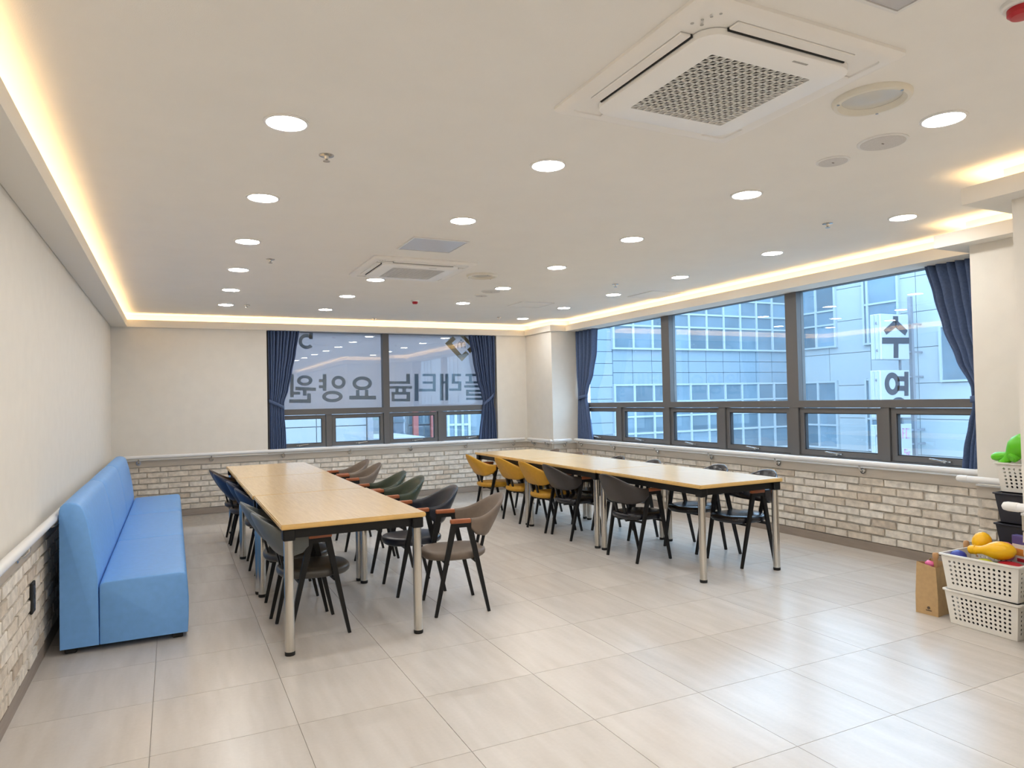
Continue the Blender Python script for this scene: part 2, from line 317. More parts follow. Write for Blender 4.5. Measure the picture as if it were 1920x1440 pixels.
SIGN_LOGO = [('gold', [('P', [(4.554, 2.322), (4.69, 2.439), (4.738, 2.393), (4.67, 2.331), (4.727, 2.264), (4.669, 2.208)]), ('P', [(4.669, 2.208), (4.727, 2.259), (4.833, 2.147), (4.903, 2.209), (4.957, 2.16), (4.834, 2.042)]), ('P', [(4.929, 2.233), (5.033, 2.325), (5.087, 2.274), (4.974, 2.17)]), ('P', [(4.854, 2.475), (5.033, 2.325), (4.988, 2.283), (4.815, 2.442)])]), ('mark', [('R', (4.801, 2.291), (0.037, 0.066), (0.026, 0.053), 0, 180), ('R', (4.862, 2.292), (0.037, 0.066), (0.026, 0.053), 0, 180), ('P', [(4.764, 2.292), (4.775, 2.292), (4.774, 2.255), (4.764, 2.255)]), ('P', [(4.827, 2.293), (4.837, 2.293), (4.837, 2.256), (4.827, 2.255)]), ('P', [(4.889, 2.294), (4.9, 2.294), (4.899, 2.256), (4.888, 2.256)]), ('R', (4.825, 2.377), (0.014, 0.013), (0.001, 0.001), 0, 360)])]
BLADE = [('su', [('P', [(18.558, 3.491), (18.762, 3.498), (18.753, 3.326), (18.549, 3.32)]), ('P', [(18.551, 3.347), (18.675, 3.35), (18.667, 3.193), (18.252, 2.977), (18.151, 3.098)]), ('P', [(18.64, 3.349), (18.755, 3.353), (19.145, 3.106), (19.037, 2.971), (18.632, 3.192)]), ('P', [(18.077, 2.893), (19.196, 2.915), (19.187, 2.742), (18.069, 2.724)]), ('P', [(18.544, 2.732), (18.733, 2.735), (18.712, 2.341), (18.524, 2.34)])]), ('yeong', [('R', (18.428, 1.631), (0.309, 0.309), (0.139, 0.156), 0, 360), ('P', [(18.646, 1.834), (18.957, 1.833), (18.949, 1.695), (18.639, 1.697)]), ('P', [(18.633, 1.573), (18.943, 1.57), (18.936, 1.429), (18.626, 1.433)]), ('P', [(18.953, 1.958), (19.12, 1.958), (19.085, 1.289), (18.918, 1.291)]), ('R', (18.67, 1.034), (0.341, 0.221), (0.171, 0.111), 0, 360)])]
BLADE2 = [('fc', [('P', [(18.786, 0.395), (18.816, 0.393), (18.802, 0.116), (18.772, 0.118)]), ('P', [(18.786, 0.395), (18.896, 0.39), (18.895, 0.371), (18.785, 0.375)]), ('P', [(18.78, 0.274), (18.865, 0.271), (18.864, 0.251), (18.779, 0.254)]), ('P', [(18.936, 0.389), (18.967, 0.388), (18.952, 0.11), (18.922, 0.111)]), ('P', [(18.936, 0.389), (19.083, 0.383), (19.082, 0.364), (18.935, 0.369)]), ('P', [(18.923, 0.131), (19.069, 0.124), (19.068, 0.105), (18.922, 0.111)])]), ('5f', [('P', [(18.841, -0.179), (18.967, -0.186), (18.965, -0.208), (18.84, -0.202)]), ('P', [(18.841, -0.179), (18.871, -0.181), (18.866, -0.279), (18.836, -0.277)]), ('P', [(18.837, -0.264), (18.962, -0.271), (18.961, -0.293), (18.836, -0.287)]), ('P', [(18.932, -0.269), (18.962, -0.271), (18.955, -0.398), (18.925, -0.396)]), ('P', [(18.831, -0.368), (18.957, -0.375), (18.955, -0.398), (18.83, -0.391)]), ('P', [(19.003, -0.253), (19.029, -0.254), (19.022, -0.385), (18.997, -0.384)]), ('P', [(19.003, -0.253), (19.084, -0.257), (19.083, -0.277), (19.002, -0.273)]), ('P', [(19.0, -0.312), (19.061, -0.315), (19.06, -0.331), (19.0, -0.328)])])]
# ------------------------------------------------------------------ floor
fl = struct(MB().box(-.15, 6.55, YREAR-.15, 10.33, -.12, -.004).build('floor', 'joint'), 'pale beige stone-look tile floor')
TA, TB, TX, TY = .5848, .5858, 2.3518, 3.2274
full_tile = None
for i in range(-5, 8):
    for j in range(-12, 10):
        x0, x1 = TX+i*TA, TX+(i+1)*TA; y0, y1 = TY+j*TB, TY+(j+1)*TB
        cx0, cx1, cy0, cy1 = max(x0, 0), min(x1, XR), max(y0, YREAR), min(y1, YB)
        if cx1-cx0 < .005 or cy1-cy0 < .005: continue
        if cx0 > XC2+.1 and cy1 < YC2-.1: continue
        g = .0013
        if (cx0, cx1, cy0, cy1) == (x0, x1, y0, y1):
            if full_tile is None: full_tile = MB().box(g, TA-g, g, TB-g, -.004, 0).mesh('floor_tile', 'floor')
            put('floor_tile', full_tile, fl, (x0, y0, 0))
        else:
            MB().box(g, cx1-cx0-g, g, cy1-cy0-g, -.004, 0).build('floor_tile', 'floor', fl, loc=(cx0, cy0, 0))
# ------------------------------------------------------------------ ceiling, walls
struct(MB().box(-.15, 6.55, YREAR-.15, 10.33, HC, HC+.12).build('ceiling', 'ceil'), 'flat off-white painted ceiling')
wl = struct(MB().box(-.15, 0, YREAR-.15, 10.33, 0, HC).build('wall_left', 'wall'), 'off-white left wall with brick dado')
mb = MB().box(0, XCB, YB, 10.33, 0, CAPT).box(0, 1.865, YB, 10.33, CAPT, HS).box(5.345, XCB, YB, 10.33, CAPT, HS).box(0, 6.55, 10.235, 10.33, HS, HC)
wb = struct(mb.build('wall_back', 'wall'), 'off-white back wall with window and brick dado')
wc = struct(MB().box(XCB, 6.55, YCB, 10.33, 0, HS).box(6.0, 6.55, 9.38, 10.235, HS, HC).build('wall_back_column', 'wall'), 'off-white corner column between the two windows')
wr = struct(MB().box(XR, 6.55, YC1, YCB, 0, CAPT).box(XR, 6.55, YC1, 9.38, HS+.016, HC).build('wall_right', 'wall'), 'right wall with brick dado under the long window')
w1 = struct(MB().box(XC1, 6.55, YC2-.3, YC1, 0, HC).build('wall_right_column', 'wall'), 'off-white column at the near end of the long window')
w2_ = struct(MB().box(XC2, 6.55, YREAR-.15, YC2, 0, HC).build('wall_right_near', 'wall'), 'off-white wall corner at the right edge')
struct(MB().box(0, XC2, YREAR-.15, YREAR, 0, HC).build('wall_rear', 'wall'), 'plain wall behind the viewer')

# cove: lip path, outside is on the left hand when walking it
LIP = [(.185, YREAR), (.185, 10.055), (5.835, 10.055), (5.835, 9.19), (6.10, 9.19), (6.10, 3.178), (5.674, 3.178), (5.674, 2.366), (4.657, 2.366), (4.657, YREAR)]
def offset(path, d):
    out = []
    for i, p in enumerate(path):
        p = Vector(p); ns = []
        for a, b in ((i-1, i), (i, i+1)):
            if 0 <= a and b < len(path):
                t = (Vector(path[b])-Vector(path[a])).normalized(); ns.append(Vector((-t.y, t.x)))
        n = ns[0] if len(ns) == 1 else (ns[0]+ns[1])/(1+ns[0].dot(ns[1]))
        out.append(p+n*d)
    return out
def sweep(mb, path, d0, d1, z0, z1, mi=0):
    A = offset(path, d0); B = offset(path, d1); n = len(path)
    vs = []
    for a, b in zip(A, B): vs += [(a.x, a.y, z0), (b.x, b.y, z0), (b.x, b.y, z1), (a.x, a.y, z1)]
    fs = [(0, 1, 2, 3), tuple(4*(n-1)+k for k in (3, 2, 1, 0))]
    for i in range(n-1):
        for k in range(4): fs.append((4*i+k, 4*i+(k+1) % 4, 4*i+4+(k+1) % 4, 4*i+4+k))
    return mb.add(vs, fs, mi)
cove = MB(); sweep(cove, LIP, 0, .018, HS, LIPH); sweep(cove, LIP, .018, .182, HS, HS+.016); sweep(cove, LIP, .145, .18, HS+.016, HC)
struct(cove.build('trim_1', 'cove'), 'off-white cove lip running round the ceiling edge')
led = MB(); sweep(led, LIP, .048, .088, 2.498, 2.506)
tag(led.build('led_strip', 'led'), 'warm white light strip hidden behind the ceiling cove lip', 'light strip')
ledge = MB(); sweep(ledge, LIP, .046, .09, HS+.016, 2.498)
struct(ledge.build('trim_2', 'cove'), 'batten under the cove light strip')

# ------------------------------------------------------------------ brick dado, one brick at a time
def brick_mesh(L, H, D, seed):
    rd = random.Random(seed); bm = bmesh.new(); bmesh.ops.create_cube(bm, size=1)
    bmesh.ops.bevel(bm, geom=list(bm.edges), offset=.03, segments=1, affect='EDGES')
    for v in bm.verts:
        v.co = Vector((v.co.x*L, v.co.y*D, v.co.z*H))
        if v.co.y < 0: v.co += Vector((rd.uniform(-.004, .004), rd.uniform(-.003, .003), rd.uniform(-.003, .003)))
    m = MB().from_bm(bm).mesh('brick', 'brick'); return m
BL, BH, BD = .226, .0555, .034
PITCH, ROWH = .242, .0718
BRICKS = [brick_mesh(BL, BH, BD, s) for s in range(8)]
rb = random.Random(3)
def bricks(wall, o, d, nrm, length, rz, phase=0.0):
    # o: start point, d: direction along the wall, nrm: towards the room
    for r in range(8):
        z = .08+ROWH*(r+.5); s = -PITCH*((phase+(.5 if r % 2 else 0)+rb.uniform(-.06, .06)) % 1)
        while s < length:
            a, b = max(s, 0.002), min(s+BL, length-.002)
            if b-a > .02:
                me = BRICKS[rb.randrange(8)] if b-a > BL-.001 else None
                if me is None: me = brick_mesh(b-a, BH, BD, rb.randrange(999))
                c = (a+b)/2; k = rb.uniform(.001, .006)
                put('brick', me, wall, (o[0]+d[0]*c+nrm[0]*k, o[1]+d[1]*c+nrm[1]*k, z), (rb.uniform(-.02, .02), rb.uniform(-.006, .006), rz))
            s += PITCH+rb.uniform(-.003, .003)
def dado(wall, side, x0, x1, y0, y1, nrm):
    # plain band, trim strip, mortar bed and skirting as thin boxes in front of the wall plane
    def slab(t, z0, z1, name, m, parent):
        e = [x0, x1, y0, y1]
        if nrm[0] < 0: e[0] = x0-t; e[1] = x0
        elif nrm[0] > 0: e[0] = x1; e[1] = x1+t
        else: e[2] = y0-t; e[3] = y0
        return MB().box(*e, z0, z1).build(name, m, parent)
    slab(.004, .08, BRT, 'mortar_bed', 'mortar', wall)
    slab(.018, BRT, CAPT-.012, 'cap_band', 'cap', wall)
    slab(.026, CAPT-.012, CAPT, 'cap_strip', 'white', wall)
    struct(slab(.02, 0, .08, 'baseboard_'+side, 'base', None), 'brown-grey skirting under the bricks')
dado(wl, 'left', 0, 0, .2, YB, (1, 0)); bricks(wl, (0, 1.9), (0, 1), (1, 0), YB-1.9, PI/2)
dado(wb, 'back', 0, XCB, YB, YB, (0, -1)); bricks(wb, (0, YB), (1, 0), (0, -1), XCB, 0, .3)
dado(wc, 'column_side', XCB, XCB, YCB, YB, (-1, 0)); bricks(wc, (XCB, YB), (0, -1), (-1, 0), YB-YCB, -PI/2, .1)
dado(wc, 'column_front', XCB, XR, YCB, YCB, (0, -1)); bricks(wc, (XCB, YCB), (1, 0), (0, -1), XR-XCB, 0, .6)
dado(wr, 'right', XR, XR, YC1, YCB, (-1, 0)); bricks(wr, (XR, YCB), (0, -1), (-1, 0), YCB-YC1, -PI/2, .2)
dado(w1, 'right_column', XC1, XC1, YC2, YC1, (-1, 0)); bricks(w1, (XC1, YC1), (0, -1), (-1, 0), YC1-YC2, -PI/2, .4)
dado(w2_, 'right_near', XC2, XC2, .2, YC2, (-1, 0)); bricks(w2_, (XC2, YC2), (0, -1), (-1, 0), 1.0, -PI/2, .5)

# ------------------------------------------------------------------ windows
def latch(parent, p, ax, nrm):
    # p: centre of the sash bottom rail; lever handle on a small plate
    mb = MB(); ex = Vector((1, 0, 0)) if ax == 'x' else Vector((0, 1, 0)); n = Vector(nrm); p = Vector(p)
    mb.bar(p-ex*.04+n*.006, p+ex*.04+n*.006, .03, .012, upv=(0, 0, 1))
    mb.bar(p+n*.01, p+n*.04, .02, .02, upv=(0, 0, 1)); mb.bar(p+n*.04-ex*.016, p+n*.043+ex*.12+Vector((0, 0, .016)), .02, .011, upv=(0, 0, 1))
    return mb.build('handle', 'chrome', parent)
def window(root, ax, a0, a1, plane, sgn, zb, zt, tr, uppers, lowers, hide_handles=()):
    # ax: axis along the wall; plane: room-side face of the frame; sgn: outward sign
    def bx(p0, p1, d0, d1, z0, z1):
        q0, q1 = sorted((plane+sgn*d0, plane+sgn*d1))
        return (p0, p1, q0, q1, z0, z1) if ax == 'x' else (q0, q1, p0, p1, z0, z1)
    def fr(name, *a): return MB().box(*bx(*a)).build(name, 'frame', root)
    t0, t1 = tr
    fr('frame_side', a0, a0+.05, 0, .09, zb, zt); fr('frame_side', a1-.05, a1, 0, .09, zb, zt)
    fr('frame_bottom', a0+.05, a1-.05, 0, .09, zb, zb+.045); fr('frame_top', a0+.05, a1-.05, 0, .09, zt-.004, zt)
    fr('transom', a0+.05, a1-.05, -.012, .09, t0, t1)
    up_ = [a0+.05]+[v for u in uppers for v in u]+[a1-.05]
    for u in uppers: fr('mullion', u[0], u[1], -.012, .09, t1, zt-.004)
    for k in range(0, len(up_), 2):
        MB().box(*bx(up_[k], up_[k+1], .045, .052, t1, zt-.004)).build('pane', 'glass', root)
    lo = [a0+.05]+[v for u in lowers for v in u]+[a1-.05]
    for u in lowers: fr('mullion', u[0], u[1], -.006, .09, zb+.045, t0)
    for k in range(0, len(lo), 2):
        b0, b1 = lo[k]+.006, lo[k+1]-.006; c0, c1 = zb+.05, t0-.006; s = .048
        mb = MB()
        for a in ((b0, b0+s, .012, .07, c0, c1), (b1-s, b1, .012, .07, c0, c1), (b0+s, b1-s, .012, .07, c0, c0+s), (b0+s, b1-s, .012, .07, c1-s, c1)): mb.box(*bx(*a))
        for a in ((b0+s, b0+s+.008, .022, .06, c0+s, c1-s), (b1-s-.008, b1-s, .022, .06, c0+s, c1-s), (b0+s, b1-s, .022, .06, c0+s, c0+s+.008), (b0+s, b1-s, .022, .06, c1-s-.008, c1-s)): mb.box(*bx(*a), 1)
        sash = mb.build('sash', ['frame', 'gasket'], root)
        MB().box(*bx(b0+s, b1-s, .04, .047, c0+s, c1-s)).build('pane', 'glass', sash)
        m = (b0+b1)/2; q = plane+sgn*.012
        p = (m, q, c0+s*.55) if ax == 'x' else (q, m, c0+s*.55)
        latch(sash, p, ax, (0, -sgn, 0) if ax == 'x' else (-sgn, 0, 0))
win1 = sempty('window_1', 'dark-framed back window with mirrored lettering outside its upper panes')
window(win1, 'x', 1.87, 5.34, YB+.085, 1, .757, HS, (1.262, 1.345), [(3.515, 3.61)], [(2.672, 2.752), (3.52, 3.605), (4.372, 4.452)])
win2 = sempty('window_2', 'long dark-framed window in the right wall')
window(win2, 'y', YC1+.02, YCB-.01, XR+.085, 1, .757, HS, (1.275, 1.345), [(5.04, 5.185), (7.05, 7.205)],
       [(4.07, 4.15), (5.06, 5.17), (6.1, 6.2), (7.09, 7.19), (8.15, 8.25)])
struct(MB().box(1.866, 5.344, YB-.018, YB+.085, CAPT, CAPT+.009).build('trim_3', 'cap'), 'beige sill board of the back window')
struct(MB().box(XR-.018, XR+.085, YC1+.002, YCB-.002, CAPT, CAPT+.009).build('trim_4', 'cap'), 'beige sill board of the long window')

struct(MB().box(XR, XR+.18, YC1, YCB, HS+.0005, HS+.0155).build('trim_5', 'cove'), 'off-white head board above the long window')
# banner outside the upper back panes, printed to be read from the street
bn = thing('window_banner', 'translucent white banner outside the back window, its blue lettering mirrored', 'banner', (3.6, YB+.21, 1.3))
MB().box(-1.85, 1.87, 0, .003, .0, 1.3).build('sheet', 'banner', bn)
for nm, sh in SIGN_LETTERS:
    strokes(sh, YB+.2072, YB+.2095).xf(Matrix.Translation((-3.6, -YB-.21, -1.3))).build('letter', 'bannerink', bn)
for nm, sh in SIGN_LOGO:
    strokes(sh, YB+.2072, YB+.2095).xf(Matrix.Translation((-3.6, -YB-.21, -1.3))).build('emblem_frame' if nm == 'gold' else 'emblem_mark', 'bannergold' if nm == 'gold' else 'bannerink', bn)

# ------------------------------------------------------------------ curtains
def interp(tab, z):
    tab = sorted(tab)
    if z <= tab[0][0]: return tab[0][1:]
    for a, b in zip(tab, tab[1:]):
        if z <= b[0]:
            t = (z-a[0])/(b[0]-a[0]); t = t*t*(3-2*t)*.5+t*.5
            return tuple(a[k]+(b[k]-a[k])*t for k in (1, 2))
    return tab[-1][1:]
def curtain(label, tab, ax, plane, tie_z, hook_up, seed, group=None, pleats=9):
    ztop = 2.452; zbot = min(t[0] for t in tab); rd = random.Random(seed)
    a = interp(tab, ztop); base = ((a[0]+a[1])/2, plane, zbot) if ax == 'x' else (plane, (a[0]+a[1])/2, zbot)
    root = thing('curtain', label, 'curtain', base, 0, group)
    ph = [rd.uniform(0, 6.28) for _ in range(4)]
    NU, NZ = 90, 56; mb = MB(); wt = abs(a[1]-a[0])
    for j in range(NZ+1):
        z = zbot+(ztop-zbot)*j/NZ; l, r = interp(tab, z); k = min(1, abs(r-l)/wt); amp = .012+.02*k*(1-.45*math.exp(-((z-tie_z)/.12)**2))
        for i in range(NU+1):
            t = i/NU; tt = t+.012*math.sin(2*PI*3*t+ph[0]+z*1.3)
            off = amp*math.sin(2*PI*pleats*tt+ph[1])+.4*amp*math.sin(2*PI*pleats*.5*tt+ph[2]+z*.8)
            p = l+(r-l)*t+ (r-l)*.012*math.sin(2*PI*pleats*tt+ph[3])*(0 if i in (0, NU) else 1)
            q = plane+off
            mb.v.append((p-base[0], q-base[1], z-base[2]) if ax == 'x' else (q-base[0], p-base[1], z-base[2]))
    for j in range(NZ):
        for i in range(NU):
            n = NU+1; mb.f.append((j*n+i, j*n+i+1, (j+1)*n+i+1, (j+1)*n+i)); mb.m.append(0)
    o = mb.build('cloth', 'curtain', root, smooth=True, sharp=179)
    so = o.modifiers.new('thickness', 'SOLIDIFY'); so.thickness = .003
    # tie band looped round the gathered cloth and up to its hook
    l, r = interp(tab, tie_z); c = (l+r)/2; h = (r-l)/2
    tb = MB(); n = 28; o_ = len(tb.v)
    for k in range(n):
        t = 2*PI*k/n; px = c+h*1.06*math.cos(t); qy = plane+.05*math.sin(t); dz = hook_up*(math.cos(t)*.5)
        for zz in (-.025, .025):
            tb.v.append((px-base[0], qy-base[1], tie_z+dz+zz-base[2]) if ax == 'x' else (qy-base[0], px-base[1], tie_z+dz+zz-base[2]))
    for k in range(n):
        a_, b_ = 2*k, 2*((k+1) % n); tb.f.append((a_, b_, b_+1, a_+1)); tb.m.append(0)
    t_ = tb.build('tie_band', 'curtain', root, smooth=True); s2 = t_.modifiers.new('thickness', 'SOLIDIFY'); s2.thickness = .004
    return root
CUR_BL = [(2.454, 1.885, 2.306), (2.13, 1.89, 2.256), (1.853, 1.892, 2.198), (1.631, 1.896, 2.15), (1.438, 1.895, 2.09), (1.3, 1.897, 2.088), (1.023, 1.893, 2.106), (0.80, 1.896, 2.111), (.775, 1.896, 2.111)]
CUR_BR = [(2.454, 4.886, 5.325), (2.056, 4.958, 5.325), (1.739, 5.019, 5.32), (1.506, 5.094, 5.315), (1.411, 5.115, 5.29), (1.211, 5.088, 5.315), (0.896, 5.046, 5.33), (0.775, 5.028, 5.335)]
CUR_RL = [(2.447, 9.20, 8.686), (2.11, 9.20, 8.708), (1.776, 9.20, 8.808), (1.551, 9.19, 8.941), (1.427, 9.20, 8.988), (1.212, 9.20, 8.923), (0.984, 9.21, 8.871), (0.775, 9.215, 8.826)]
CUR_RR = [(2.452, 3.674, 3.06), (2.188, 3.609, 3.06), (1.922, 3.545, 3.065), (1.658, 3.45, 3.065), (1.436, 3.344, 3.08), (1.296, 3.335, 3.08), (1.143, 3.373, 3.065), (0.95, 3.417, 3.06), (0.775, 3.437, 3.055)]
curtain('blue-grey curtain tied back at the left side of the back window', CUR_BL, 'x', YB+.04, 1.42, -.10, 1)
curtain('blue-grey curtain tied back at the right side of the back window', CUR_BR, 'x', YB+.04, 1.43, .16, 2)
curtain('blue-grey curtain tied back at the far end of the long window', CUR_RL, 'y', XR+.042, 1.43, .04, 3)
curtain('dark blue-grey curtain swept back at the near end of the long window', CUR_RR, 'y', XR+.042, 1.36, .04, 4, pleats=8)

# ------------------------------------------------------------------ handrails
def handrail(label, pts, nrm, bracket_at, caps=(1, 1)):
    p0 = Vector(pts[0]); root = thing('handrail', label, 'handrail', (p0.x, p0.y, p0.z-.1), 0, 'white handrails on the walls')
    L = lambda p: Vector(p)-Vector((p0.x, p0.y, p0.z-.1))
    MB().tube([L(p) for p in pts], .0235, 14).build('rail', 'rail', root, smooth=True)
    d = (Vector(pts[-1])-p0).normalized()
    for e, s, f in ((pts[0], -1, caps[0]), (pts[-1], 1, caps[1])):
        if f: MB().tube([L(Vector(e)+d*s*t) for t in (-.05, 0, .022, .032)], [.0255, .0255, .021, .007], 14).build('end_cap', 'white', root, smooth=True)
    n = Vector(nrm)
    for b in bracket_at:
        c = L(b); wp = c-n*.052+Vector((0, 0, -.075))
        mb = MB(); mb.tube([wp-n*.006, wp+n*.006], .027, 14).tube([wp+n*.006, wp+n*.014], [.018, .01], 12)
        mb.tube([wp, wp+n*.03+Vector((0, 0, .006)), wp+n*.048+Vector((0, 0, .025)), c+Vector((0, 0, -.018))], .0085, 8)
        mb.build('bracket', 'chrome', root, smooth=True)
RZ = .785; RO = .062
handrail('white handrail along the back wall below the window', [(.16, YB-RO-.018, RZ), (XCB-.12, YB-RO-.018, RZ)], (0, -1, 0), [(x, YB-RO-.018, RZ) for x in (.3, 1.149, 2.062, 2.981, 3.888, 4.78, 5.6)])
handrail('white handrail on the left wall, passing behind the blue sofa', [(.07, .3, RZ), (.07, YB-.16, RZ)], (1, 0, 0), [(.07, y, RZ) for y in (1.2, 2.1, 3.0, 4.05, 5.0, 6.0, 7.0, 8.0, 9.0)])
handrail('short white handrail on the side of the corner column', [(XCB-RO-.018, YB-.2, RZ), (XCB-RO-.018, YCB-.06, RZ)], (-1, 0, 0), [(XCB-RO-.018, y, RZ) for y in (9.8, 9.35)])
handrail('short white handrail on the front of the corner column', [(XCB-.02, YCB-RO-.018, RZ), (XR-.17, YCB-RO-.018, RZ)], (0, -1, 0), [(6.05, YCB-RO-.018, RZ)])
handrail('white handrail below the long right-hand window', [(XR-RO-.018, YCB-.1, RZ), (XR-RO-.018, 3.2, RZ)], (-1, 0, 0), [(XR-RO-.018, y, RZ) for y in (9.05, 8.19, 7.207, 6.215, 5.232, 4.262)])
handrail('white handrail stub on the column behind the black crates', [(XC1-RO-.018, 3.09, RZ), (XC1-RO-.018, YC2+.08, RZ)], (-1, 0, 0), [(XC1-RO-.018, y, RZ) for y in (2.82,)])
handrail('white handrail end at the right edge, above the upper toy basket', [(XC2-RO-.018, YC2+.03, RZ), (XC2-RO-.018, .2, RZ)], (-1, 0, 0), [(XC2-RO-.018, y, RZ) for y in (1.9, .9)])
# ------------------------------------------------------------------ sofa
sofa = thing('bench_sofa', 'long sky-blue vinyl bench sofa with a high back along the left wall', 'sofa', (.1, 4.76, 0))
BACK = [(.0, .036), (.0, .83), (.006, .852), (.022, .868), (.05, .874), (.085, .868), (.108, .852), (.124, .82), (.145, .74), (.165, .63), (.182, .52), (.193, .41), (.196, .036)]
SEAT = [(.198, .036), (.198, .372), (.204, .388), (.22, .396), (.62, .405), (.648, .401), (.662, .386), (.668, .34), (.674, .24), (.672, .12), (.667, .036)]
def cushion(prof, y0, y1, name, parent):
    bm = bmesh.new(); n = len(prof)
    ys = [y0, y0+.004, y0+.014]+[y0+.014+(y1-y0-.028)*k/6 for k in range(1, 6)]+[y1-.014, y1-.004, y1]
    cx = sum(p[0] for p in prof)/n; cz = sum(p[1] for p in prof)/n; rows = []
    for j, y in enumerate(ys):
        ins = (.010, .003, 0)[j] if j < 3 else ((.010, .003, 0)[len(ys)-1-j] if j > len(ys)-4 else 0)
        row = []
        for (x, z) in prof:
            d = Vector((x-cx, z-cz)); dd = d.normalized()*ins
            zz = z-dd.y if z > .06 else z
            puff = .004*math.sin(PI*(y-y0)/(y1-y0)) if z > .3 else 0
            row.append(bm.verts.new((x-dd.x, y, zz+puff)))
        rows.append(row)
    for a, b in zip(rows, rows[1:]):
        for i in range(n): bm.faces.new((a[i], a[(i+1) % n], b[(i+1) % n], b[i]))
    bm.faces.new(rows[0]); bm.faces.new(rows[-1])
    return MB().from_bm(bm).build(name, 'sofa', parent, smooth=True, sharp=50)
for k in range(3):
    cushion(BACK, k*1.42, (k+1)*1.42, 'backrest', sofa); cushion(SEAT, k*1.42, (k+1)*1.42, 'seat', sofa)
    for x in (.05, .61):
        for y in (.06, 1.36): MB().rbox(x-.03, x+.03, k*1.42+y-.03, k*1.42+y+.03, 0, .038, .006, 1).build('foot', 'rubber', sofa)

# ------------------------------------------------------------------ tables
TL, TW, TH = 1.4405, .852, .74
tb = MB(); bm = bmesh.new(); bmesh.ops.create_cube(bm, size=1)
for v in bm.verts: v.co = Vector((v.co.x*TW, v.co.y*TL, TH-.0145+v.co.z*.029))
bmesh.ops.bevel(bm, geom=[e for e in bm.edges], offset=.006, segments=2, affect='EDGES')
bm.normal_update(); bm.verts.index_update()
for f in bm.faces: tb.add([v.co[:] for v in f.verts], [tuple(range(len(f.verts)))], 0 if f.normal.z > .9 else 1)
ME_TOP = tb.mesh('tabletop', ['wood_top', 'wood_edge'])
ME_APL = MB().box(-.0125, .0125, -TL/2+.075, TL/2-.075, TH-.085, TH-.029).mesh('apron', 'black')
ME_APS = MB().box(-TW/2+.075, TW/2-.075, -.0125, .0125, TH-.085, TH-.029).mesh('apron', 'black')
ME_BLK = MB().rbox(-.034, .034, -.034, .034, TH-.095, TH-.029, .006, 1).mesh('corner_block', 'black')
ME_LEG = MB().tube([(0, 0, .022), (0, 0, TH-.095)], .0275, 24).mesh('leg', 'steel', True)
ME_FOOT = MB().lathe([(.0265, 0), (.0285, .004), (.0285, .022), (.026, .024)], n=20).mesh('foot_cap', 'rubber', True)
def table(label, x, y, group):
    t = thing('dining_table', label, 'table', (x, y, 0), 0, group)
    put('tabletop', ME_TOP, t)
    for s in (-1, 1):
        put('apron', ME_APL, t, (s*(TW/2-.055), 0, 0)); put('apron', ME_APS, t, (0, s*(TL/2-.055), 0))
        for q in (-1, 1):
            p = (s*(TW/2-.047), q*(TL/2-.047), 0)
            put('corner_block', ME_BLK, t, p); l = put('leg', ME_LEG, t, p); put('foot_cap', ME_FOOT, l)
GL, GR = 'tables of the left row', 'tables of the right row'
table('beech table nearest the camera in the left row', 1.6575, 4.087+TL/2, GL)
table('beech table in the middle of the left row', 1.646, 5.53+TL/2, GL)
table('beech table at the far end of the left row', 1.652, 6.972+TL/2, GL)
table('beech table nearest the camera in the right row', 4.68, 4.110+TL/2, GR)
table('beech table in the middle of the right row', 4.666, 5.553+TL/2, GR)
table('beech table at the far end of the right row', 4.67, 6.995+TL/2, GR)

# ------------------------------------------------------------------ chairs
def shell_mesh(m):
    NS = 32; t = .030; mb = MB(); ks = [0, .03, .10, .25, .45, .65, .85, .95, .985, 1.0]; sec = []
    for i in range(NS+1):
        s = -1+2*i/NS; ph = s*PI/2; g = max(0, math.cos(ph)); sn = math.copysign(abs(math.sin(ph))**.85, s)
        zt = .634+.124*g**2.1; zb = .494+.036*(1-g)**1.6
        e = abs(s)
        if e > .93: zb += .03*((e-.93)/.07)**2
        u0 = -.062-.198*g**.72; v0 = .226*sn
        nx, ny = -g**.8-.02, math.sin(ph); l = math.hypot(nx, ny); nx /= l; ny /= l
        sec.append([])
        for side in (1, -1):
            for k in (ks if side == 1 else ks[::-1]):
                z = zb+(zt-zb)*k; w = t/2*min(1, (math.sin(PI*min(max(k, .0), 1))/.3)**.5 if k < .1 or k > .9 else 1)
                lean = (z-.60)*.58*g; bulge = .012*math.sin(PI*k)*g
                sec[-1].append((u0-lean+nx*(side*w)-bulge, v0*(1+.12*(z-.55)*g)+ny*side*w, z))
    n = len(sec[0])
    for r in sec: mb.v += r
    for i in range(NS):
        for k in range(n): mb.f.append((i*n+k, i*n+(k+1) % n, (i+1)*n+(k+1) % n, (i+1)*n+k)); mb.m.append(0)
    mb.f.append(tuple(range(n))); mb.m.append(0); mb.f.append(tuple(NS*n+k for k in reversed(range(n)))); mb.m.append(0)
    return mb.mesh('backrest', m, True, 60)
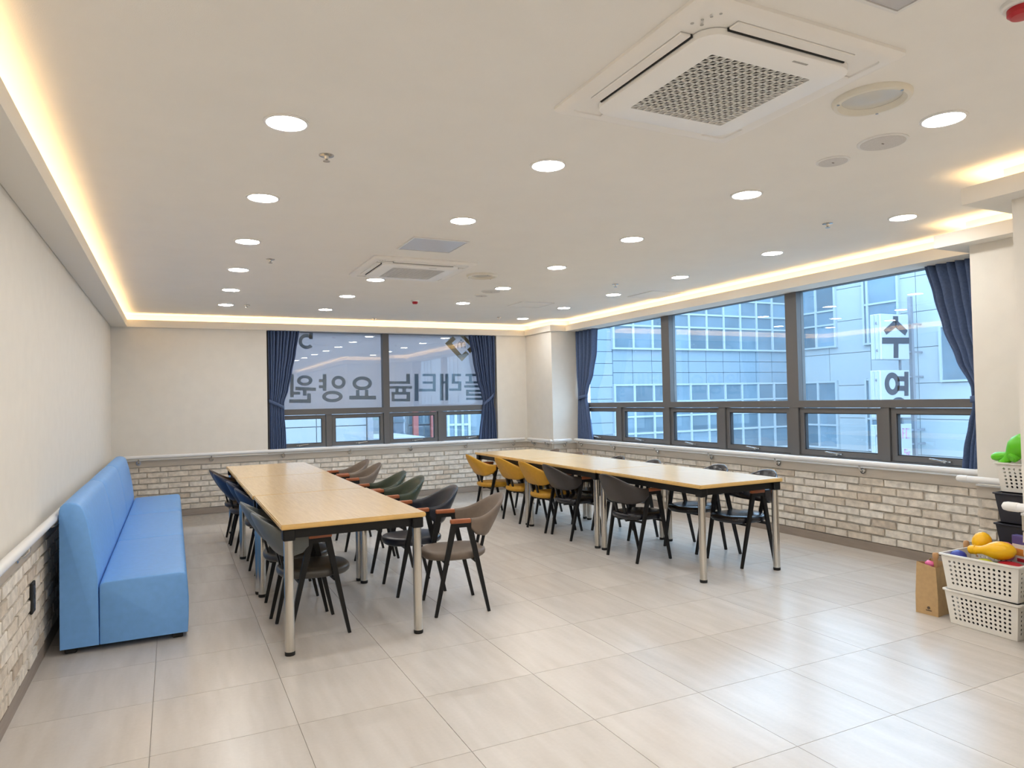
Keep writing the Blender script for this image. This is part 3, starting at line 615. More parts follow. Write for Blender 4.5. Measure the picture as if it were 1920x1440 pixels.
def seat_mesh(m):
    mb = MB(); n = 40; prof = [(.80, .352), (.93, .355), (.985, .366), (1.0, .382), (.985, .396), (.94, .406), (.80, .411), (.5, .414), (.15, .4145)]
    for r, z in prof:
        for k in range(n):
            t = 2*PI*k/n; c, s_ = math.cos(t), math.sin(t); ex = .8
            mb.v.append((.012+.222*r*math.copysign(abs(c)**ex, c), .203*r*math.copysign(abs(s_)**ex, s_), z+(.004 if c < 0 else 0)*abs(c)))
    for j in range(len(prof)-1):
        for k in range(n): mb.f.append((j*n+k, j*n+(k+1) % n, (j+1)*n+(k+1) % n, (j+1)*n+k)); mb.m.append(0)
    mb.f.append(tuple(reversed(range(n)))); mb.m.append(0); mb.f.append(tuple((len(prof)-1)*n+k for k in range(n))); mb.m.append(0)
    return mb.mesh('seat', m, True, 50)
SHELL = {}; SEATS = {}
LEGM = []
for s in (-1, 1):
    LEGM.append(MB().bar((.182, s*.213, 0), (.052, s*.226, .606), .019, .019, .038, .024).mesh('leg', 'black'))
    LEGM.append(MB().bar((-.182, s*.205, 0), (-.048, s*.226, .606), .019, .019, .038, .024).mesh('leg', 'black'))
ARMM = [MB().rbox(-.062, .078, s*.226-.017, s*.226+.017, .604, .633, .007, 2).mesh('armrest', 'arm', True) for s in (-1, 1)]
BRKM = [MB().box(-.04, .045, s*.226-.012, s*.226+.012, .578, .605).mesh('arm_bracket', 'black') for s in (-1, 1)]
fm = MB(); fm.bar((.1, -.222, .342), (.1, .222, .342), .022, .016, upv=(0, 0, 1)); fm.bar((-.104, -.222, .342), (-.104, .222, .342), .022, .016, upv=(0, 0, 1)); fm.bar((-.17, -.05, .346), (.13, -.05, .346), .02, .012); fm.bar((-.17, .05, .346), (.13, .05, .346), .02, .012)
FRM = fm.mesh('seat_frame', 'black')
SUPM = [MB().bar((-.165, s*.055, .345), (-.212, s*.06, .545), .012, .034).mesh('back_support', 'black') for s in (-1, 1)]
def chair(label, x, y, deg, shell, seat=None, group=None):
    seat = seat or shell
    if shell not in SHELL: SHELL[shell] = shell_mesh(shell)
    if seat not in SEATS: SEATS[seat] = seat_mesh(seat)
    c = thing('dining_chair', label, 'chair', (x, y, 0), math.radians(deg), group)
    put('seat', SEATS[seat], c); put('backrest', SHELL[shell], c)
    for m in LEGM: put('leg', m, c)
    for m in ARMM: put('armrest', m, c)
    for m in BRKM: put('arm_bracket', m, c)
    put('seat_frame', FRM, c)
    for m in SUPM: put('back_support', m, c)
G1, G2, G3, G4 = 'chairs on the sofa side of the left tables', 'chairs on the aisle side of the left tables', 'chairs on the aisle side of the right tables', 'chairs on the window side of the right tables'
chair('grey leather armchair nearest the camera on the sofa side of the left tables', 1.475, 4.56, 2, 'grey', 'olive', G1)
chair('second grey leather armchair on the sofa side of the left tables', 1.455, 5.09, -2, 'grey', 'olive', G1)
chair('nearest of the three navy armchairs on the sofa side of the left tables', 1.485, 5.97, 1, 'blue', 'brown', G1)
chair('middle one of the three navy armchairs on the sofa side of the left tables', 1.465, 6.58, -3, 'blue', 'brown', G1)
chair('farthest of the three navy armchairs on the sofa side of the left tables', 1.40, 7.44, 2, 'blue', 'brown', G1)
chair('brown leather armchair at the far end on the sofa side of the left tables', 1.385, 7.93, 0, 'brown', 'brown', G1)
chair('taupe armchair pulled out beside the near corner of the left tables', 2.44, 4.55, 172.5, 'taupe', 'taupe', G2)
chair('black leather armchair between the pulled-out taupe chair and the green chairs', 2.335, 5.15, 178, 'navy', 'navy', G2)
chair('nearer of the two dark green leather armchairs at the left tables', 2.345, 5.97, 181, 'green', 'green', G2)
chair('farther of the two dark green leather armchairs at the left tables', 2.34, 6.49, 179, 'green', 'green', G2)
chair('taupe armchair just beyond the green chairs at the left tables', 2.385, 7.53, 180, 'taupe', 'taupe', G2)
chair('taupe armchair at the far end on the aisle side of the left tables', 2.39, 8.07, 182, 'taupe', 'taupe', G2)
chair('mustard yellow armchair at the far end of the right tables', 4.285, 7.93, -4, 'yellow', 'yellow', G3)
chair('middle one of the three mustard yellow armchairs', 4.405, 7.345, 2, 'yellow', 'yellow', G3)
chair('mustard yellow armchair beside the charcoal armchair', 4.395, 6.70, 0, 'yellow', 'yellow', G3)
chair('charcoal armchair beside the mustard yellow chairs', 4.42, 6.20, -2, 'charcoal', 'jet', G3)
chair('charcoal armchair nearest the camera on the aisle side of the right tables', 4.395, 5.11, 3, 'charcoal', 'jet', G3)
chair('black leather armchair nearest the camera on the window side of the right tables', 5.035, 4.53, 178, 'jet', 'jet', G4)
chair('second nearest black leather armchair on the window side of the right tables', 5.055, 5.13, 182, 'jet', 'jet', G4)
chair('third nearest armchair on the window side of the right tables, black', 4.90, 5.93, 180, 'jet', 'jet', G4)
chair('fourth nearest armchair on the window side of the right tables, black', 4.90, 6.58, 179, 'jet', 'jet', G4)
chair('second farthest armchair on the window side of the right tables, taupe', 4.89, 7.42, 181, 'taupe', 'taupe', G4)
chair('farthest armchair on the window side of the right tables, taupe', 4.90, 8.02, 180, 'taupe', 'taupe', G4)

# ------------------------------------------------------------------ ceiling fittings
LENS = MB().lathe([(.0805, -.004), (.0805, 0.0), (.075, .004)], n=32).mesh('lens', 'lamp')
RING = MB(); n = 36
for j, (r, z) in enumerate([(.081, -.0055), (.083, -.008), (.094, -.005), (.095, 0), (.081, 0)]): RING.v += [(r*math.cos(2*PI*k/n), r*math.sin(2*PI*k/n), z) for k in range(n)]
for j in range(5):
    for k in range(n): RING.f.append((j*n+k, j*n+(k+1) % n, ((j+1) % 5)*n+(k+1) % n, ((j+1) % 5)*n+k)); RING.m.append(0)
RINGM = RING.mesh('trim_ring', 'white', True)
LIGHTS = {'first row from the left wall': [(1.143, 3.062), (1.177, 4.235), (1.2, 5.413), (1.23, 6.57), (1.25, 7.746), (1.274, 8.912)],
          'second row from the left wall': [(2.445, 3.11), (2.449, 4.293), (2.491, 6.683), (2.47, 7.819), (2.459, 9.01)],
          'third row from the left wall': [(3.777, 1.904), (3.808, 3.114), (3.852, 4.339), (3.87, 5.527), (3.904, 6.756), (3.921, 7.949)],
          'row nearest the long window': [(5.247, 3.115), (5.303, 4.337), (5.313, 5.551), (5.335, 6.768), (5.369, 7.974), (5.382, 9.208)]}
ORD = ['nearest', 'second nearest', 'third nearest', 'fourth nearest', 'fifth nearest', 'farthest']
for row, pts in LIGHTS.items():
    for k, (x, y) in enumerate(pts):
        o_ = 'farthest' if k == len(pts)-1 else ORD[k]
        d = thing('downlight', o_+' lit round downlight in the '+row, 'ceiling light', (x, y, HC), 0, 'lit round downlights')
        put('lens', LENS, d, (0, 0, -.001)); put('trim_ring', RINGM, d)
for x, y, q in ((1.12, 1.88, 'left of the near air conditioner, above the picture'), (1.1, .70, 'over the left side, just ahead of the viewer'), (2.42, .70, 'over the middle, just ahead of the viewer'), (3.75, .70, 'over the right side, just ahead of the viewer'), *[(x, y, 'added unseen behind the viewer, '+a+' row, '+b) for x, a in ((1.1, 'left'), (2.42, 'middle'), (3.73, 'right')) for y, b in ((-.5, 'first'), (-1.7, 'second'), (-2.9, 'third'), (-4.1, 'fourth'))]):  # rows behind the viewer are unseen, added to brighten the near ceiling
    d = thing('downlight', 'lit round downlight '+q, 'ceiling light', (x, y, HC), 0, 'downlights behind the viewer')
    put('lens', LENS, d, (0, 0, -.001)); put('trim_ring', RINGM, d)

def rrect(hx, hy, r, n=6):
    out = []
    for cx, cy, a in ((hx-r, hy-r, 0), (-hx+r, hy-r, 90), (-hx+r, -hy+r, 180), (hx-r, -hy+r, 270)):
        for k in range(n+1):
            t = math.radians(a+90*k/n); out.append((cx+r*math.cos(t), cy+r*math.sin(t)))
    return out
def loft(mb, loops, mi=0, cap0=True, cap1=True):
    n = len(loops[0]); o = len(mb.v)
    for lp in loops: mb.v += lp
    for j in range(len(loops)-1):
        for k in range(n): mb.f.append((o+j*n+k, o+j*n+(k+1) % n, o+(j+1)*n+(k+1) % n, o+(j+1)*n+k)); mb.m.append(mi)
    if cap0: mb.f.append(tuple(o+k for k in reversed(range(n)))); mb.m.append(mi)
    if cap1: mb.f.append(tuple(o+(len(loops)-1)*n+k for k in range(n))); mb.m.append(mi)
    return mb
def aircon(label, cx, cy, ncell):
    H = .462; a = thing('ceiling_air_conditioner', label, 'air conditioner', (cx, cy, HC), 0, 'ceiling cassette air conditioners')
    L = lambda hx, hy, r, z: [(x, y, z) for x, y in rrect(hx, hy, r)]
    mb = MB(); loft(mb, [L(H, H, .02, 0), L(H, H, .02, -.012), L(H-.012, H-.012, .02, -.022), L(H-.03, H-.03, .02, -.026), L(H-.06, H-.06, .02, -.026), L(H-.062, H-.062, .02, -.020)])
    mb.build('frame', 'ac', a, smooth=True)
    P = .345
    for k in range(4):            # flaps, one on each side
        R = Matrix.Rotation(k*PI/2, 4, 'Z')
        m2 = MB().rbox(-.27, .27, P+.008, H-.064, -.030, -.0205, .003, 1); m2.xf(R).build('louver', 'ac', a)
        MB().box(-.27, .27, P+.002, P+.008, -.032, -.021).xf(R).build('air_slot', 'dark', a)
    g = .235; mb = MB(); out_ = L(P, P, .075, -.022); o1 = L(P, P, .075, -.044); o2 = L(P-.008, P-.008, .07, -.049)
    inn = [(x, y, -.049) for x, y in rrect(g, g, .006)]; inn2 = [(x, y, -.0235) for x, y in rrect(g, g, .006)]
    loft(mb, [out_, o1, o2, inn, inn2], cap1=False); mb.build('front_panel', 'acpanel', a, smooth=True, sharp=40)
    MB().box(-g, g, -g, g, -.0245, -.0235).build('filter', 'slat', a)
    c = 2*g/ncell; mb = MB(); ww = .0034
    for k in range(1, ncell): mb.box(-g+k*c-ww/2, -g+k*c+ww/2, -g, g, -.048, -.0445); mb.box(-g, g, -g+k*c-ww/2, -g+k*c+ww/2, -.048, -.0445)
    for k in range(-ncell+1, ncell):
        x0, x1 = max(-g, -g+k*c), min(g, g+k*c); y0, y1 = x0-k*c, x1-k*c
        mb.bar((x0, -y0, -.0462), (x1, -y1, -.0462), ww, .0032, upv=(0, 0, 1))
    gr = mb.build('grille', 'ac', a); gr['kind'] = 'stuff'
    MB().box(.06, .13, -P+.028, -P+.037, -.0498, -.0488).build('name_plate', 'iconprint', a)
    for k, (x, y, r) in enumerate(((-.40, -.33, .006), (-.385, -.36, .005), (-.37, -.385, .005), (-.355, -.41, .005), (-.365, -.335, .006))):
        MB().lathe([(r, -.0268), (r, -.0258)], (x, y, 0), 12).build('indicator', 'iconprint', a)
aircon('large ceiling cassette air conditioner near the camera', 2.585, 2.03, 14)
aircon('ceiling cassette air conditioner farther back beside the pale hatch', 2.645, 6.03, 14)
def big_lamp(label, x, y):
    d = thing('unlit_downlight', label, 'ceiling light', (x, y, HC), 0, 'large unlit recessed lamps')
    n = 40; mb = MB(); prof = [(.15, 0), (.15, -.008), (.143, -.02), (.128, -.022), (.121, -.012), (.112, -.002)]
    loft(mb, [[(r*math.cos(2*PI*k/n), r*math.sin(2*PI*k/n), z) for k in range(n)] for r, z in prof], cap1=False); mb.build('rim', 'reflector', d, smooth=True)
    MB().lathe([(.112, -.0015), (.108, -.0022), (.03, -.004)], n=40).build('lens', 'lens_off', d, smooth=True)
    for t in (.5, 2.6, 4.7): MB().lathe([(.006, -.0235), (.006, -.02)], (.133*math.cos(t), .133*math.sin(t), 0), 10).build('screw', 'chrome', d)
big_lamp('large unlit recessed lamp beside the near air conditioner', 3.283, 1.888)
big_lamp('large unlit recessed lamp beside the far air conditioner', 3.386, 6.126)
def disc(name, label, cat, x, y, r, m, grp):
    d = thing(name, label, cat, (x, y, HC), 0, grp)
    MB().lathe([(r, 0), (r, -.004), (r-.006, -.007), (r-.012, -.007)], n=36).build('rim', 'white', d, smooth=True)
    MB().lathe([(r-.012, -.0068), (r-.013, -.0085), (.012, -.0095)], n=36).build('cover', m, d, smooth=True)
    MB().box(-.007, .007, -.003, .003, -.0105, -.009).build('badge', 'print', d)
disc('ceiling_speaker', 'larger round flush speaker near the right edge of the ceiling', 'speaker', 3.785, 2.204, .112, 'greymesh', 'round ceiling speakers')
disc('ceiling_speaker', 'smaller round flush cover left of the near ceiling speaker', 'speaker', 3.794, 2.493, .082, 'greymesh', 'round ceiling speakers')
disc('ceiling_speaker', 'larger round flush speaker beyond the far air conditioner', 'speaker', 3.874, 7.0, .112, 'greymesh', 'round ceiling speakers')
disc('ceiling_speaker', 'smaller round flush cover beyond the far air conditioner', 'speaker', 3.897, 7.32, .082, 'greymesh', 'round ceiling speakers')
def hatch(label, x0, x1, y0, y1, m):
    d = thing('ceiling_hatch', label, 'ceiling hatch', ((x0+x1)/2, (y0+y1)/2, HC), 0, 'square ceiling hatches')
    hx, hy = (x1-x0)/2, (y1-y0)/2; mb = MB(); b = .012
    for a in ((-hx, hx, -hy, -hy+b), (-hx, hx, hy-b, hy), (-hx, -hx+b, -hy+b, hy-b), (hx-b, hx, -hy+b, hy-b)): mb.box(*a, -.009, 0)
    mb.build('frame', 'white', d); MB().box(-hx+b+.002, hx-b-.002, -hy+b+.002, hy-b-.002, -.006, -.001).build('panel', m, d)
    MB().box(-hx+.01, hx-.01, -hy+.01, hy-.01, -.0012, -.0002).build('gap', 'dark', d)
hatch('pale glossy square ceiling hatch in front of the far air conditioner', 2.285, 2.725, 4.845, 5.275, 'frost')
hatch('square ceiling hatch beside the cove above the long window', 5.60, 6.04, 6.39, 6.86, 'ceil')
hatch('square ceiling hatch near the far right corner', 4.56, 5.02, 7.61, 8.02, 'ceil')
hatch('grey square ceiling hatch at the top edge of the picture', 2.36, 2.77, .95, 1.42, 'hatch')
SPR = MB().lathe([(.036, 0), (.036, -.003), (.03, -.005), (.012, -.006), (.009, -.02), (.004, -.024)], n=20).mesh('body', 'chrome', True)
SPD = MB().lathe([(.017, -.031), (.017, -.0295), (.003, -.029), (.003, -.022)], n=16).mesh('deflector', 'chrome', True)
for lab, x, y in (('near the first row of downlights, nearest the camera', 1.377, 3.40), ('in the first row of downlights, halfway back', 1.434, 6.03), ('in the first row of downlights, farthest back', 1.509, 8.89),
                  ('towards the long window, nearest the camera', 4.895, 3.44), ('towards the long window, halfway back', 4.94, 6.15), ('towards the long window, farthest back', 4.986, 9.18), ('above the back window by the cove', 3.3, 9.80)):
    d = thing('sprinkler_head', 'small chrome sprinkler head '+lab, 'sprinkler', (x, y, HC), 0, 'sprinkler heads'); put('body', SPR, d); put('deflector', SPD, d)
def alarm(label, x, y, r):
    d = thing('fire_detector', label, 'fire detector', (x, y, HC), 0, 'fire detectors')
    MB().lathe([(r, 0), (r, -.012), (r*.9, -.018)], n=28).build('base', 'white', d, smooth=True)
    MB().lathe([(r*.72, -.018), (r*.72, -.035), (r*.55, -.045), (r*.2, -.047)], n=28).build('sensor', 'red', d, smooth=True)
alarm('red fire detector at the top right corner of the picture', 3.09, 1.225, .055)
alarm('small red fire detector in the middle of the far ceiling', 3.292, 7.908, .045)

# ------------------------------------------------------------------ wall socket
so = thing('wall_socket', 'black double wall socket on the left brick dado beside the sofa', 'socket', (.02, 4.41, .355))
MB().rbox(0, .014, -.045, .045, 0, .16, .004, 1).build('plate', 'rubber', so)
for z in (.045, .115): MB().tube([(.0142, 0, z), (.017, 0, z)], [.026, .024], 18).build('outlet', 'bin', so, smooth=True)

# ------------------------------------------------------------------ baskets, crates, bag and toys
def basket(name, label, cat, loc, rz, L, W, H, taper, nl, nw, nr, m, group=None):
    # open tapered tub with punched round holes; long side along local y, front face at local -x
    b = thing(name, label, cat, loc, rz, group)
    def wallpts(side, s, t):
        # s along the side 0..1, t height 0..1
        l = L*(1-taper*(1-t)); w_ = W*(1-taper*(1-t)*L/W*.9)
        return {0: (-w_/2, l/2-l*s), 1: (-w_/2+w_*s, -l/2), 2: (w_/2, -l/2+l*s), 3: (w_/2-w_*s, l/2)}[side]+(H*t,)
    mb = MB(); t0, t1 = .12, .86
    for side in range(4):
        nc = nl if side in (0, 2) else nw; s0, s1 = .07, .93 if nr else 1
        if not nr:
            mb.add([wallpts(side, s, t) for s, t in ((0, 0), (1, 0), (1, 1), (0, 1))], [(0, 1, 2, 3)]); continue
        S = [0]+[s0+(s1-s0)*k/nc for k in range(nc+1)]+[1]; T = [0]+[t0+(t1-t0)*k/nr for k in range(nr+1)]+[1]
        for i in range(len(S)-1):
            for j in range(len(T)-1):
                q = [(S[i], T[j]), (S[i+1], T[j]), (S[i+1], T[j+1]), (S[i], T[j+1])]
                if i in (0, len(S)-2) or j in (0, len(T)-2): mb.add([wallpts(side, *p) for p in q], [(0, 1, 2, 3)]); continue
                cs, ct = (S[i]+S[i+1])/2, (T[j]+T[j+1])/2; hs, ht = (S[i+1]-S[i])/2, (T[j+1]-T[j])/2
                len_m = (L if side in (0, 2) else W)*(1-taper*.5); r = .0078
                outer = []; inner = []
                for k in range(8):
                    an = PI/4*k; c_, s_ = math.cos(an), math.sin(an); f = 1/max(abs(c_), abs(s_))
                    outer.append(wallpts(side, cs+hs*c_*f, ct+ht*s_*f)); inner.append(wallpts(side, cs+r/len_m*c_, ct+r/H*s_))
                mb.add(outer+inner, [(k, (k+1) % 8, 8+(k+1) % 8, 8+k) for k in range(8)])
    l = L*(1-taper); w_ = W*(1-taper*L/W*.9)
    mb.add([(-w_/2, -l/2, 0), (w_/2, -l/2, 0), (w_/2, l/2, 0), (-w_/2, l/2, 0)], [(0, 1, 2, 3)])
    me = mb.mesh('tub', m); bm = bmesh.new(); bm.from_mesh(me); bmesh.ops.remove_doubles(bm, verts=bm.verts, dist=.0003); bmesh.ops.recalc_face_normals(bm, faces=bm.faces); bm.to_mesh(me); bm.free()
    o = put('tub', me, b, (0, 0, .002)); so_ = o.modifiers.new('thickness', 'SOLIDIFY'); so_.thickness = .0035; so_.offset = 0
    rim = MB(); e = .014
    loft(rim, [[(x, y, H-.008) for x, y in rrect(W/2+e*.2, L/2+e*.2, .012)], [(x, y, H-.004) for x, y in rrect(W/2+e, L/2+e, .02)], [(x, y, H+.004) for x, y in rrect(W/2+e, L/2+e, .02)], [(x, y, H+.006) for x, y in rrect(W/2-.002, L/2-.002, .012)]], cap0=False, cap1=False)
    ro = rim.build('rim', m, b, smooth=True); s3 = ro.modifiers.new('thickness', 'SOLIDIFY'); s3.thickness = .003
    return b
BG = 'white perforated baskets'
basket('storage_basket', 'lower of the two stacked white perforated baskets on the floor', 'basket', (5.065, 2.495, 0), math.radians(-2), .42, .29, .205, .10, 13, 8, 6, 'basket', BG)
basket('storage_basket', 'upper of the two stacked white baskets on the floor, full of toys', 'basket', (5.055, 2.498, .212), math.radians(1), .43, .29, .208, .10, 13, 8, 6, 'basket', BG)
basket('storage_basket', 'white perforated basket on top of the black crates, holding green toys', 'basket', (5.535, 2.455, .768), 0, .40, .27, .18, .10, 11, 7, 6, 'basket', BG)
for k, (z, nm) in enumerate(((0, 'black storage crate at the bottom of the stack under the white basket'), (.192, 'second black storage crate from the bottom of the stack'), (.384, 'third black storage crate from the bottom of the stack'), (.576, 'topmost black storage crate directly under the white basket'))):
    basket('storage_crate', nm, 'crate', (5.53, 2.44, z), 0, .44, .29, .182, .10, 1, 1, 0, 'bin', 'black crates in the stack')
def toy(name, label, prof, m, loc, rot, cap=None, sy=1):
    t = thing(name, label, 'toy', loc, 0); t.rotation_euler = rot
    MB().lathe(prof, n=28, sy=sy).build('body', m, t, smooth=True, sharp=60)
    if cap: MB().lathe(cap, n=24).build('end_ring', m, t, smooth=True, sharp=20)
    return t
PEAR = [(.004, 0), (.020, .003), (.026, .012), (.026, .03), (.0235, .05), (.024, .075), (.033, .10), (.045, .125), (.053, .155), (.054, .18), (.047, .21), (.033, .235), (.014, .25), (.003, .253)]
toy('maraca_toy', 'yellow pear-shaped toy lying across the upper basket', PEAR, 'ytoy', (4.995, 2.60, .455), (math.radians(83), 0, math.radians(8)), [(.027, .034), (.0285, .038), (.027, .042)])
EGG = [(.003, -.062), (.022, -.058), (.043, -.035), (.052, 0), (.051, .02), (.042, .045), (.025, .062), (.006, .068)]
toy('egg_toy', 'yellow rounded toy behind the yellow pear-shaped toy', EGG, 'ytoy', (5.095, 2.58, .485), (math.radians(10), math.radians(8), 0))
BIGPEAR = [(.003, 0), (.022, .003), (.028, .014), (.027, .035), (.025, .06), (.030, .09), (.05, .125), (.068, .165), (.070, .20), (.058, .24), (.035, .27), (.012, .285), (.003, .287)]
toy('maraca_toy', 'large light green pear-shaped toy in the basket on the crates', BIGPEAR, 'gtoy', (5.43, 2.645, .925), (math.radians(44), math.radians(-4), 0))
toy('egg_toy', 'small light green round-ended toy at the left of the high basket', [(.003, -.04), (.02, -.037), (.028, -.015), (.029, .01), (.024, .05), (.02, .09)], 'gtoy', (5.455, 2.668, .985), (math.radians(80), 0, math.radians(-15)))
toy('disc_toy', 'light green toy with a ringed flat end in the high basket', [(.026, 0), (.03, .004), (.03, .02), (.026, .05), (.02, .08)], 'gtoy', (5.375, 2.545, .985), (0, math.radians(68), math.radians(-20)), [(.016, -.003), (.018, 0), (.012, .001)])
for nm, lab, m, loc, s in (('ball', 'dark blue ball among the toys in the upper basket', 'btoy', (4.995, 2.66, .405), (.045, .045, .035)), ('block_toy', 'red toy at the right end of the upper basket', 'rtoy', (5.02, 2.382, .40), (.05, .075, .022)),
                           ('block_toy', 'lime toy under the yellow pear-shaped toy', 'ltoy', (4.985, 2.50, .395), (.035, .05, .025)), ('block_toy', 'dark green toy between the lime and red toys', 'dgtoy', (4.97, 2.435, .392), (.025, .03, .026)),
                           ('ball', 'pink and red ball behind the yellow toys', 'ptoy', (5.125, 2.468, .455), (.055, .065, .055)), ('block_toy', 'orange toy at the front right of the upper basket', 'orange', (4.962, 2.36, .395), (.03, .045, .018))):
    o = MB().lathe([(.02, -1), (.35, -.94), (.7, -.72), (.92, -.4), (1, 0), (.92, .4), (.7, .72), (.35, .94), (.02, 1)], n=24).xf(Matrix.Diagonal((*s, 1))).build(nm, m, None, smooth=True, sharp=80, loc=loc); tag(o, lab, 'toy')
for lab, loc in (('dark cloth bundle filling the lower of the two stacked baskets', (5.065, 2.495, .012)), ('dark cloth bundle under the toys in the upper basket', (5.055, 2.498, .224)), ('dark bundle under the green toys in the high basket', (5.535, 2.455, .78))):
    h = .15 if loc[2] < .5 else .10
    o = MB().rbox(-.095, .095, -.165, .165, 0, h, .03, 3).build('cloth_bundle', 'bundle', None, smooth=True, sharp=80, loc=loc); tag(o, lab, 'cloth', 'cloth bundles in the baskets')
sb = thing('snack_box', 'purple and white printed carton standing in the upper basket at the right edge', 'carton', (5.13, 2.362, .36), math.radians(-12))
MB().rbox(-.02, .02, -.06, .06, 0, .15, .002, 1).build('carton_body', 'card', sb); MB().rbox(-.0205, .0205, -.0605, .0605, .15, .20, .002, 1).build('carton_top', 'purple', sb)
MB().rbox(-.0215, -.0195, -.03, .045, .085, .125, .0008, 1).build('print_patch', 'orange', sb); MB().rbox(-.0215, -.0195, -.045, .03, .05, .07, .0008, 1).build('print_band', 'rtoy', sb); MB().rbox(-.0213, -.0195, -.06, .06, .0, .03, .0008, 1).build('print_base', 'purple', sb)
# paper bag
pb = thing('paper_bag', 'brown kraft paper bag standing beside the stacked baskets', 'bag', (5.06, 2.865, 0), math.radians(4))
hx, hy, H = .085, .07, .325; mb = MB()
lo = [(-hx, -hy), (0, -hy+.004), (hx, -hy), (hx, hy), (0, hy-.004), (-hx, hy)]; mi_ = [(-hx*.97, -hy), (0, -hy+.014), (hx*.97, -hy), (hx*.97, hy), (0, hy-.014), (-hx*.97, hy)]; hi = [(-hx*.92, -hy*.85), (0, -hy*.6), (hx*.92, -hy*.85), (hx*.92, hy*.85), (0, hy*.6), (-hx*.92, hy*.85)]
zs = [H-.02, H-.03, H-.015, H, H-.01, H]
loft(mb, [[(x, y, 0) for x, y in lo], [(x, y, .12) for x, y in mi_], [(x, y, z) for (x, y), z in zip(hi, zs)]], cap1=False)
o = mb.build('bag_body', 'kraft', pb); s4 = o.modifiers.new('thickness', 'SOLIDIFY'); s4.thickness = .0015
MB().lathe([(.009, 0), (.009, .0012)], n=14).xf(Matrix.Translation((-hx-.0012, -.012, .045)) @ Matrix.Rotation(-PI/2, 4, 'Y')).build('printed_mark', 'print', pb)
MB().box(-hx-.0012, -hx+.0002, -.03, .006, .026, .031).build('printed_mark', 'print', pb)
MB().rbox(-.055, .055, -.03, .03, .20, .262, .02, 2).build('dark_contents', 'bin', pb, smooth=True)
PEG = [(.004, 0), (.011, .002), (.012, .01), (.011, .15), (.013, .19), (.013, .206), (.017, .21), (.018, .235), (.013, .243), (.003, .245)]
toy('wooden_peg', 'wooden peg sticking up out of the paper bag', PEG, 'peg', (5.035, 2.83, .145), (0, 0, 0)); toy('ring_toy', 'pink toy at the top of the paper bag', [(.006, -.02), (.02, -.018), (.03, 0), (.02, .018), (.006, .02)], 'ptoy', (5.03, 2.865, .31), (0, .5, 0))
PEG2 = [(r, z*1.82) for r, z in PEG]
toy('wooden_peg', 'wooden peg showing just behind the upper toy basket, left one', PEG2, 'peg', (5.29, 2.79, 0), (0, 0, 0)); toy('wooden_peg', 'wooden peg showing just behind the upper toy basket, right one', PEG2, 'peg', (5.33, 2.74, 0), (0, 0, 0))

# ------------------------------------------------------------------ the street outside
struct(MB().box(-60, 80, -30, 90, -15.2, -15).build('ground', 'ground'), 'street far below the windows')
nb = thing('neighbour_building', 'pale panelled office building across the courtyard outside the long window', 'building', (20, 17.4, -15))
def nbx(name, m, x0, x1, y0, y1, z0, z1, parent=None):
    return MB().box(x0-20, x1-20, y0-17.4, y1-17.4, z0+15, z1+15).build(name, m, parent or nb)
nbx('wall', 'facjoint', 7.15, 9.0, 17.44, 17.7, -15, 6.6); nbx('wall', 'facjoint', 9.0, 20.4, 17.44, 18.9, -15, 6.6); nbx('wall', 'facjoint', 20.04, 34, -62, 17.44, -15, 6.6)
PM = {}
def panel(face, a0, a1, z0, z1):
    k = (face, round(a1-a0, 3), round(z1-z0, 3)); g = .008
    if k not in PM:
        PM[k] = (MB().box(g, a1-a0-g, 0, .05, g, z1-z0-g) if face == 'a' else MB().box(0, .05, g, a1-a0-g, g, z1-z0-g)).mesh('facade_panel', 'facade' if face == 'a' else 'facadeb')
    put('facade_panel', PM[k], nb, (a0-20, 17.4-17.4, z0+15) if face == 'a' else (0, a0-17.4, z0+15))
ZL0, ZL1, ZU0, ZU1 = -.37, 1.785, 2.885, 5.02
CW = .718; XA0 = 12.54
for k in range(10):
    for r in range(3): panel('a', XA0+k*CW, XA0+(k+1)*CW, ZL1+.02+r*.353, ZL1+.02+(r+1)*.353); panel('a', XA0+k*CW, XA0+(k+1)*CW, ZL0-.02-(r+1)*.353, ZL0-.02-r*.353)
    panel('a', XA0+k*CW, XA0+(k+1)*CW, ZU1+.02, ZU1+1.2)
panel('a', XA0+10*CW, 20.0, -1.5, 6.3)
for r in range(22):
    z = -1.45+r*.353
    for a in (8.6, 10.57): panel('a', a, a+1.97, z, z+.353)
    panel('a', 7.15, 8.6, z, z+.353) if not (0.2 < z < 1.6) else None
for r in range(8):
    z = -1.45+r*1.03
    for k in range(8): panel('b', 17.4-(k+1)*1.5, 17.4-k*1.5, z, z+1.03)
for r in range(8):
    for k in range(11): panel('b', 5.4-(k+1)*6, 5.4-k*6, -1.45+r*1.03, -.42+r*1.03)
def nwin(face, cols, rows, depth=.09):
    # cols, rows: grid lines; a white frame grid and one pane per cell
    f = MB(); bw = .035
    B = (lambda mb, a0, a1, d0, d1, z0, z1: mb.box(a0-20, a1-20, d0, d1, z0+15, z1+15)) if face == 'a' else (lambda mb, a0, a1, d0, d1, z0, z1: mb.box(d0, d1, a0-17.4, a1-17.4, z0+15, z1+15))
    for c in cols: B(f, c-bw, c+bw, -depth, .03, rows[0]-bw, rows[-1]+bw)
    for i in range(len(cols)-1):
        for z in rows: B(f, cols[i]+bw, cols[i+1]-bw, -depth+.008, .03, z-bw*.8, z+bw*.8)
    w_ = f.build('window', 'facframe', nb)
    for i in range(len(cols)-1):
        for j in range(len(rows)-1):
            p = B(MB(), cols[i]+bw, cols[i+1]-bw, -depth+.045, -depth+.055, rows[j]+bw*.8, rows[j+1]-bw*.8); p.build('pane', 'facglass', w_)
